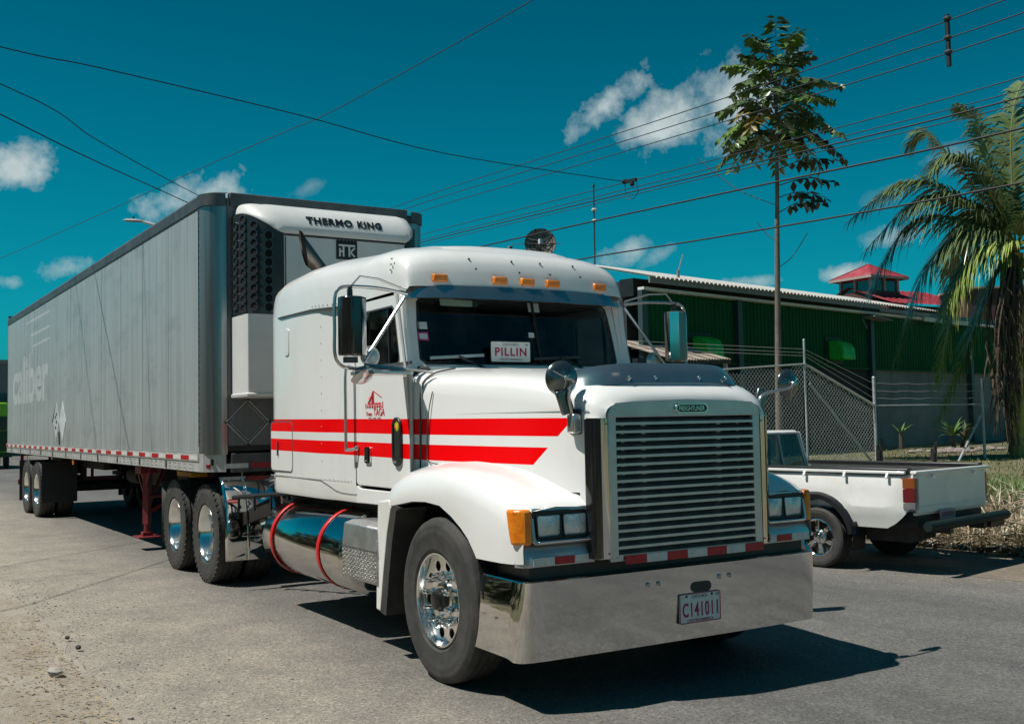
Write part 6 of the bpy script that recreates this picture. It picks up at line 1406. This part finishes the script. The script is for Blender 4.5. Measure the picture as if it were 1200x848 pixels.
for i, (x, y, r, h, lab) in enumerate(((-88, -8, 4.5, 7, 'broad dark tree far down the street to the left of the grey block'), (-95, 12, 5, 8, 'tall far tree behind the trailer end of the street'))):
    bush('broadleaf_tree', lab, 'tree', (x, y, 0), r, h, bl1, 2600, i, .7)
# ================================================================== plants and stones by the warehouse wall
agm = mat('bright blade leaf', (.13, .26, .05), .5, col2=(.05, .11, .025), nscale=3); agd = mat('dull blade leaf', (.04, .06, .025), .6, col2=(.09, .075, .04), nscale=4)
def rosette(loc, n, l, label, m_, seed, stem=.0):
    T_ = thing('blade_plant', label, 'plant', loc, 0); rr = random.Random(seed)
    for i in range(n):
        a = rr.uniform(0, 6.28); e = rr.uniform(.35, 1.25); L_ = l*rr.uniform(.7, 1.1); b = B(); prev = None; d = Vector((math.cos(a)*math.cos(e), math.sin(a)*math.cos(e), math.sin(e))); sd = d.cross(Vector((0, 0, 1))).normalized()
        for k_ in range(6):
            t = k_/5; p = d*L_*t+Vector((0, 0, stem-.35*L_*t*t)); w_ = .055*(1-t**2)*(.5+t*(1-t)*2); cur = [b.m.verts.new(p-sd*w_), b.m.verts.new(p+Vector((0, 0, -w_*.4))), b.m.verts.new(p+sd*w_)]
            if prev: b.face([prev[0], prev[1], cur[1], cur[0]]); b.face([prev[1], prev[2], cur[2], cur[1]])
            prev = cur
        b.obj('leaf', m_, T_, smooth=60)
    if stem: b = B(); b.tube([(0, 0, -.1), (0, 0, stem+.1)], .07, 6); b.obj('stem', drym, T_)
rosette((-15.4, 25.0, BH), 24, 1.0, 'bright green sword-leaved plant left of the palm behind the brace pole', agm, 1, .45)
rosette((-15.9, 26.3, BH), 22, .9, 'duller blade-leaved plant close to the left of the dead palm leaves', agd, 2, .35)
rosette((-15.6, 25.7, BH), 16, .8, 'low brownish blade-leaved plant between the two taller ones', agd, 4, .1)
rosette((-17.3, 24.9, BH), 7, .75, 'lone thin green sprout against the grey wall', agm, 3, .5)
stm = mat('pale rubble', (.42, .36, .33), .9, col2=(.28, .23, .21), nscale=3); sr = random.Random(12)
b = B()
for i in range(70):
    t = sr.random(); x, y = -14.2+sr.gauss(0, .35)-.5*t, 22.6+3.6*t+sr.gauss(0, .15); b.ball((x, y, BH+.05), sr.uniform(.05, .15), 6, (1, sr.uniform(.6, 1), sr.uniform(.5, .9)))
tag(b.obj('rubble', stm), kind='stuff')
# ================================================================== grass and straw on the verge
gr = random.Random(33)
def blades(name, mats_, n, fxy, h0, h1, wd, lean, stuffz=0, curl=.4):
    b = B()
    for i in range(n):
        x, y, sc = fxy(); z = ground_h(x, y)-.03+stuffz; a = gr.uniform(0, 6.28); h = gr.uniform(h0, h1)*sc; ln = abs(gr.gauss(0, lean)); d = Vector((math.cos(a)*ln, math.sin(a)*ln, 1)).normalized(); sd = Vector((-math.sin(a+gr.gauss(0, .6)), math.cos(a), 0)).normalized()*wd*gr.uniform(.6, 1.3)
        p = Vector((x, y, z)); m_ = p+d*h*.55; e = p+d*h+Vector((math.cos(a), math.sin(a), -.5))*h*curl*gr.random(); b.idx = gr.randrange(len(mats_))
        v = [b.m.verts.new(q) for q in (p-sd, p+sd, m_+sd*.8, m_-sd*.8, e)]; b.face([v[0], v[1], v[2], v[3]]); b.face([v[3], v[2], v[4]])
    return tag(b.obj(name, mats_, smooth=0), kind='stuff')
straw = [mat('straw', (.58, .49, .34), .8, col2=(.42, .34, .22), nscale=2), mat('straw pale', (.68, .62, .49), .8), mat('straw brown', (.30, .23, .15), .9)]
green = [mat('grass green', (.11, .19, .04), .6, col2=(.08, .15, .03), nscale=1), mat('grass olive', (.17, .20, .07), .65)]
def on_bank():
    x = gr.uniform(-4.2, 3.5); y = 6.82+abs(gr.gauss(0, .75)); return x, y, .55+.6*min(1, (y-6.8)/.5)
blades('dry_straw', straw, 24000, on_bank, .12, .36, .0085, 1.6, 0, .7)
blades('dry_straw', straw, 4500, lambda: (gr.uniform(-3, 3.2), 6.95+abs(gr.gauss(0, .35)), 1), .18, .45, .010, 2.0, .05, .6)
blades('dry_straw', straw, 9000, lambda: (gr.uniform(-3.2, 3.2), 6.85+abs(gr.gauss(0, .5)), 1), .20, .48, .012, 5.0, .09, .5)
blades('green_grass', green, 15000, lambda: (gr.uniform(-5.5, 4), 8.1+abs(gr.gauss(0, 1.3)), 1), .10, .34, .007, .6, 0, .6)
def on_tuft():
    cx, cy, r = gr.choice(TUFT); return cx+gr.gauss(0, r), max(6.8, cy+gr.gauss(0, r)), 1.0
TUFT = [(-1.7, 8.6, .45), (-1.0, 8.8, .5), (-2.6, 9.2, .45), (-.6, 7.5, .16), (-.3, 7.2, .15), (-1.25, 7.1, .08), (-.2, 8.3, .4), (.6, 8.5, .5), (.3, 7.0, .2), (-3.3, 9.0, .5), (1.3, 7.6, .4)]
blades('green_grass', green, 7000, on_tuft, .18, .48, .0060, .45, 0, .5)
def on_lawn():
    y = 9+gr.random()**1.6*17; return gr.uniform(-17-.15*y, -2.5), y, 1.0
lawn = [mat('lawn green', (.13, .17, .045), .8, col2=(.10, .14, .035), nscale=.5), mat('lawn dry', (.30, .25, .12), .85, col2=(.22, .19, .09), nscale=.6), green[1]]
blades('lawn_grass', lawn, 26000, on_lawn, .05, .14, .010, .9, 0, .5)
b = B()
for i in range(320):
    x = gr.uniform(-3.5, 2.5); y = 6.85+abs(gr.gauss(0, .6)); z = ground_h(x, y)+gr.uniform(.04, .30); a = gr.uniform(0, 6.28); l = gr.uniform(.2, .6); d = Vector((math.cos(a), math.sin(a), gr.uniform(-.1, .35)))*l; b.tube(catmull([(x, y, z), Vector((x, y, z))+d*.5+Vector((0, 0, .04)), Vector((x, y, z))+d], 3), gr.uniform(.004, .010), 4)
tag(b.obj('dead_stalks', mat('dead stalk', (.36, .30, .21), .85, col2=(.20, .15, .10), nscale=2)), kind='stuff')

# rivets: rows of heads too small to pick apart
for o in bpy.data.objects:
    if 'rivet' in o.name or o.name.startswith('tread_relief'): o['kind'] = 'stuff'
    if o.name.startswith('lettering') and o.dimensions.length < .05: o['kind'] = 'stuff'
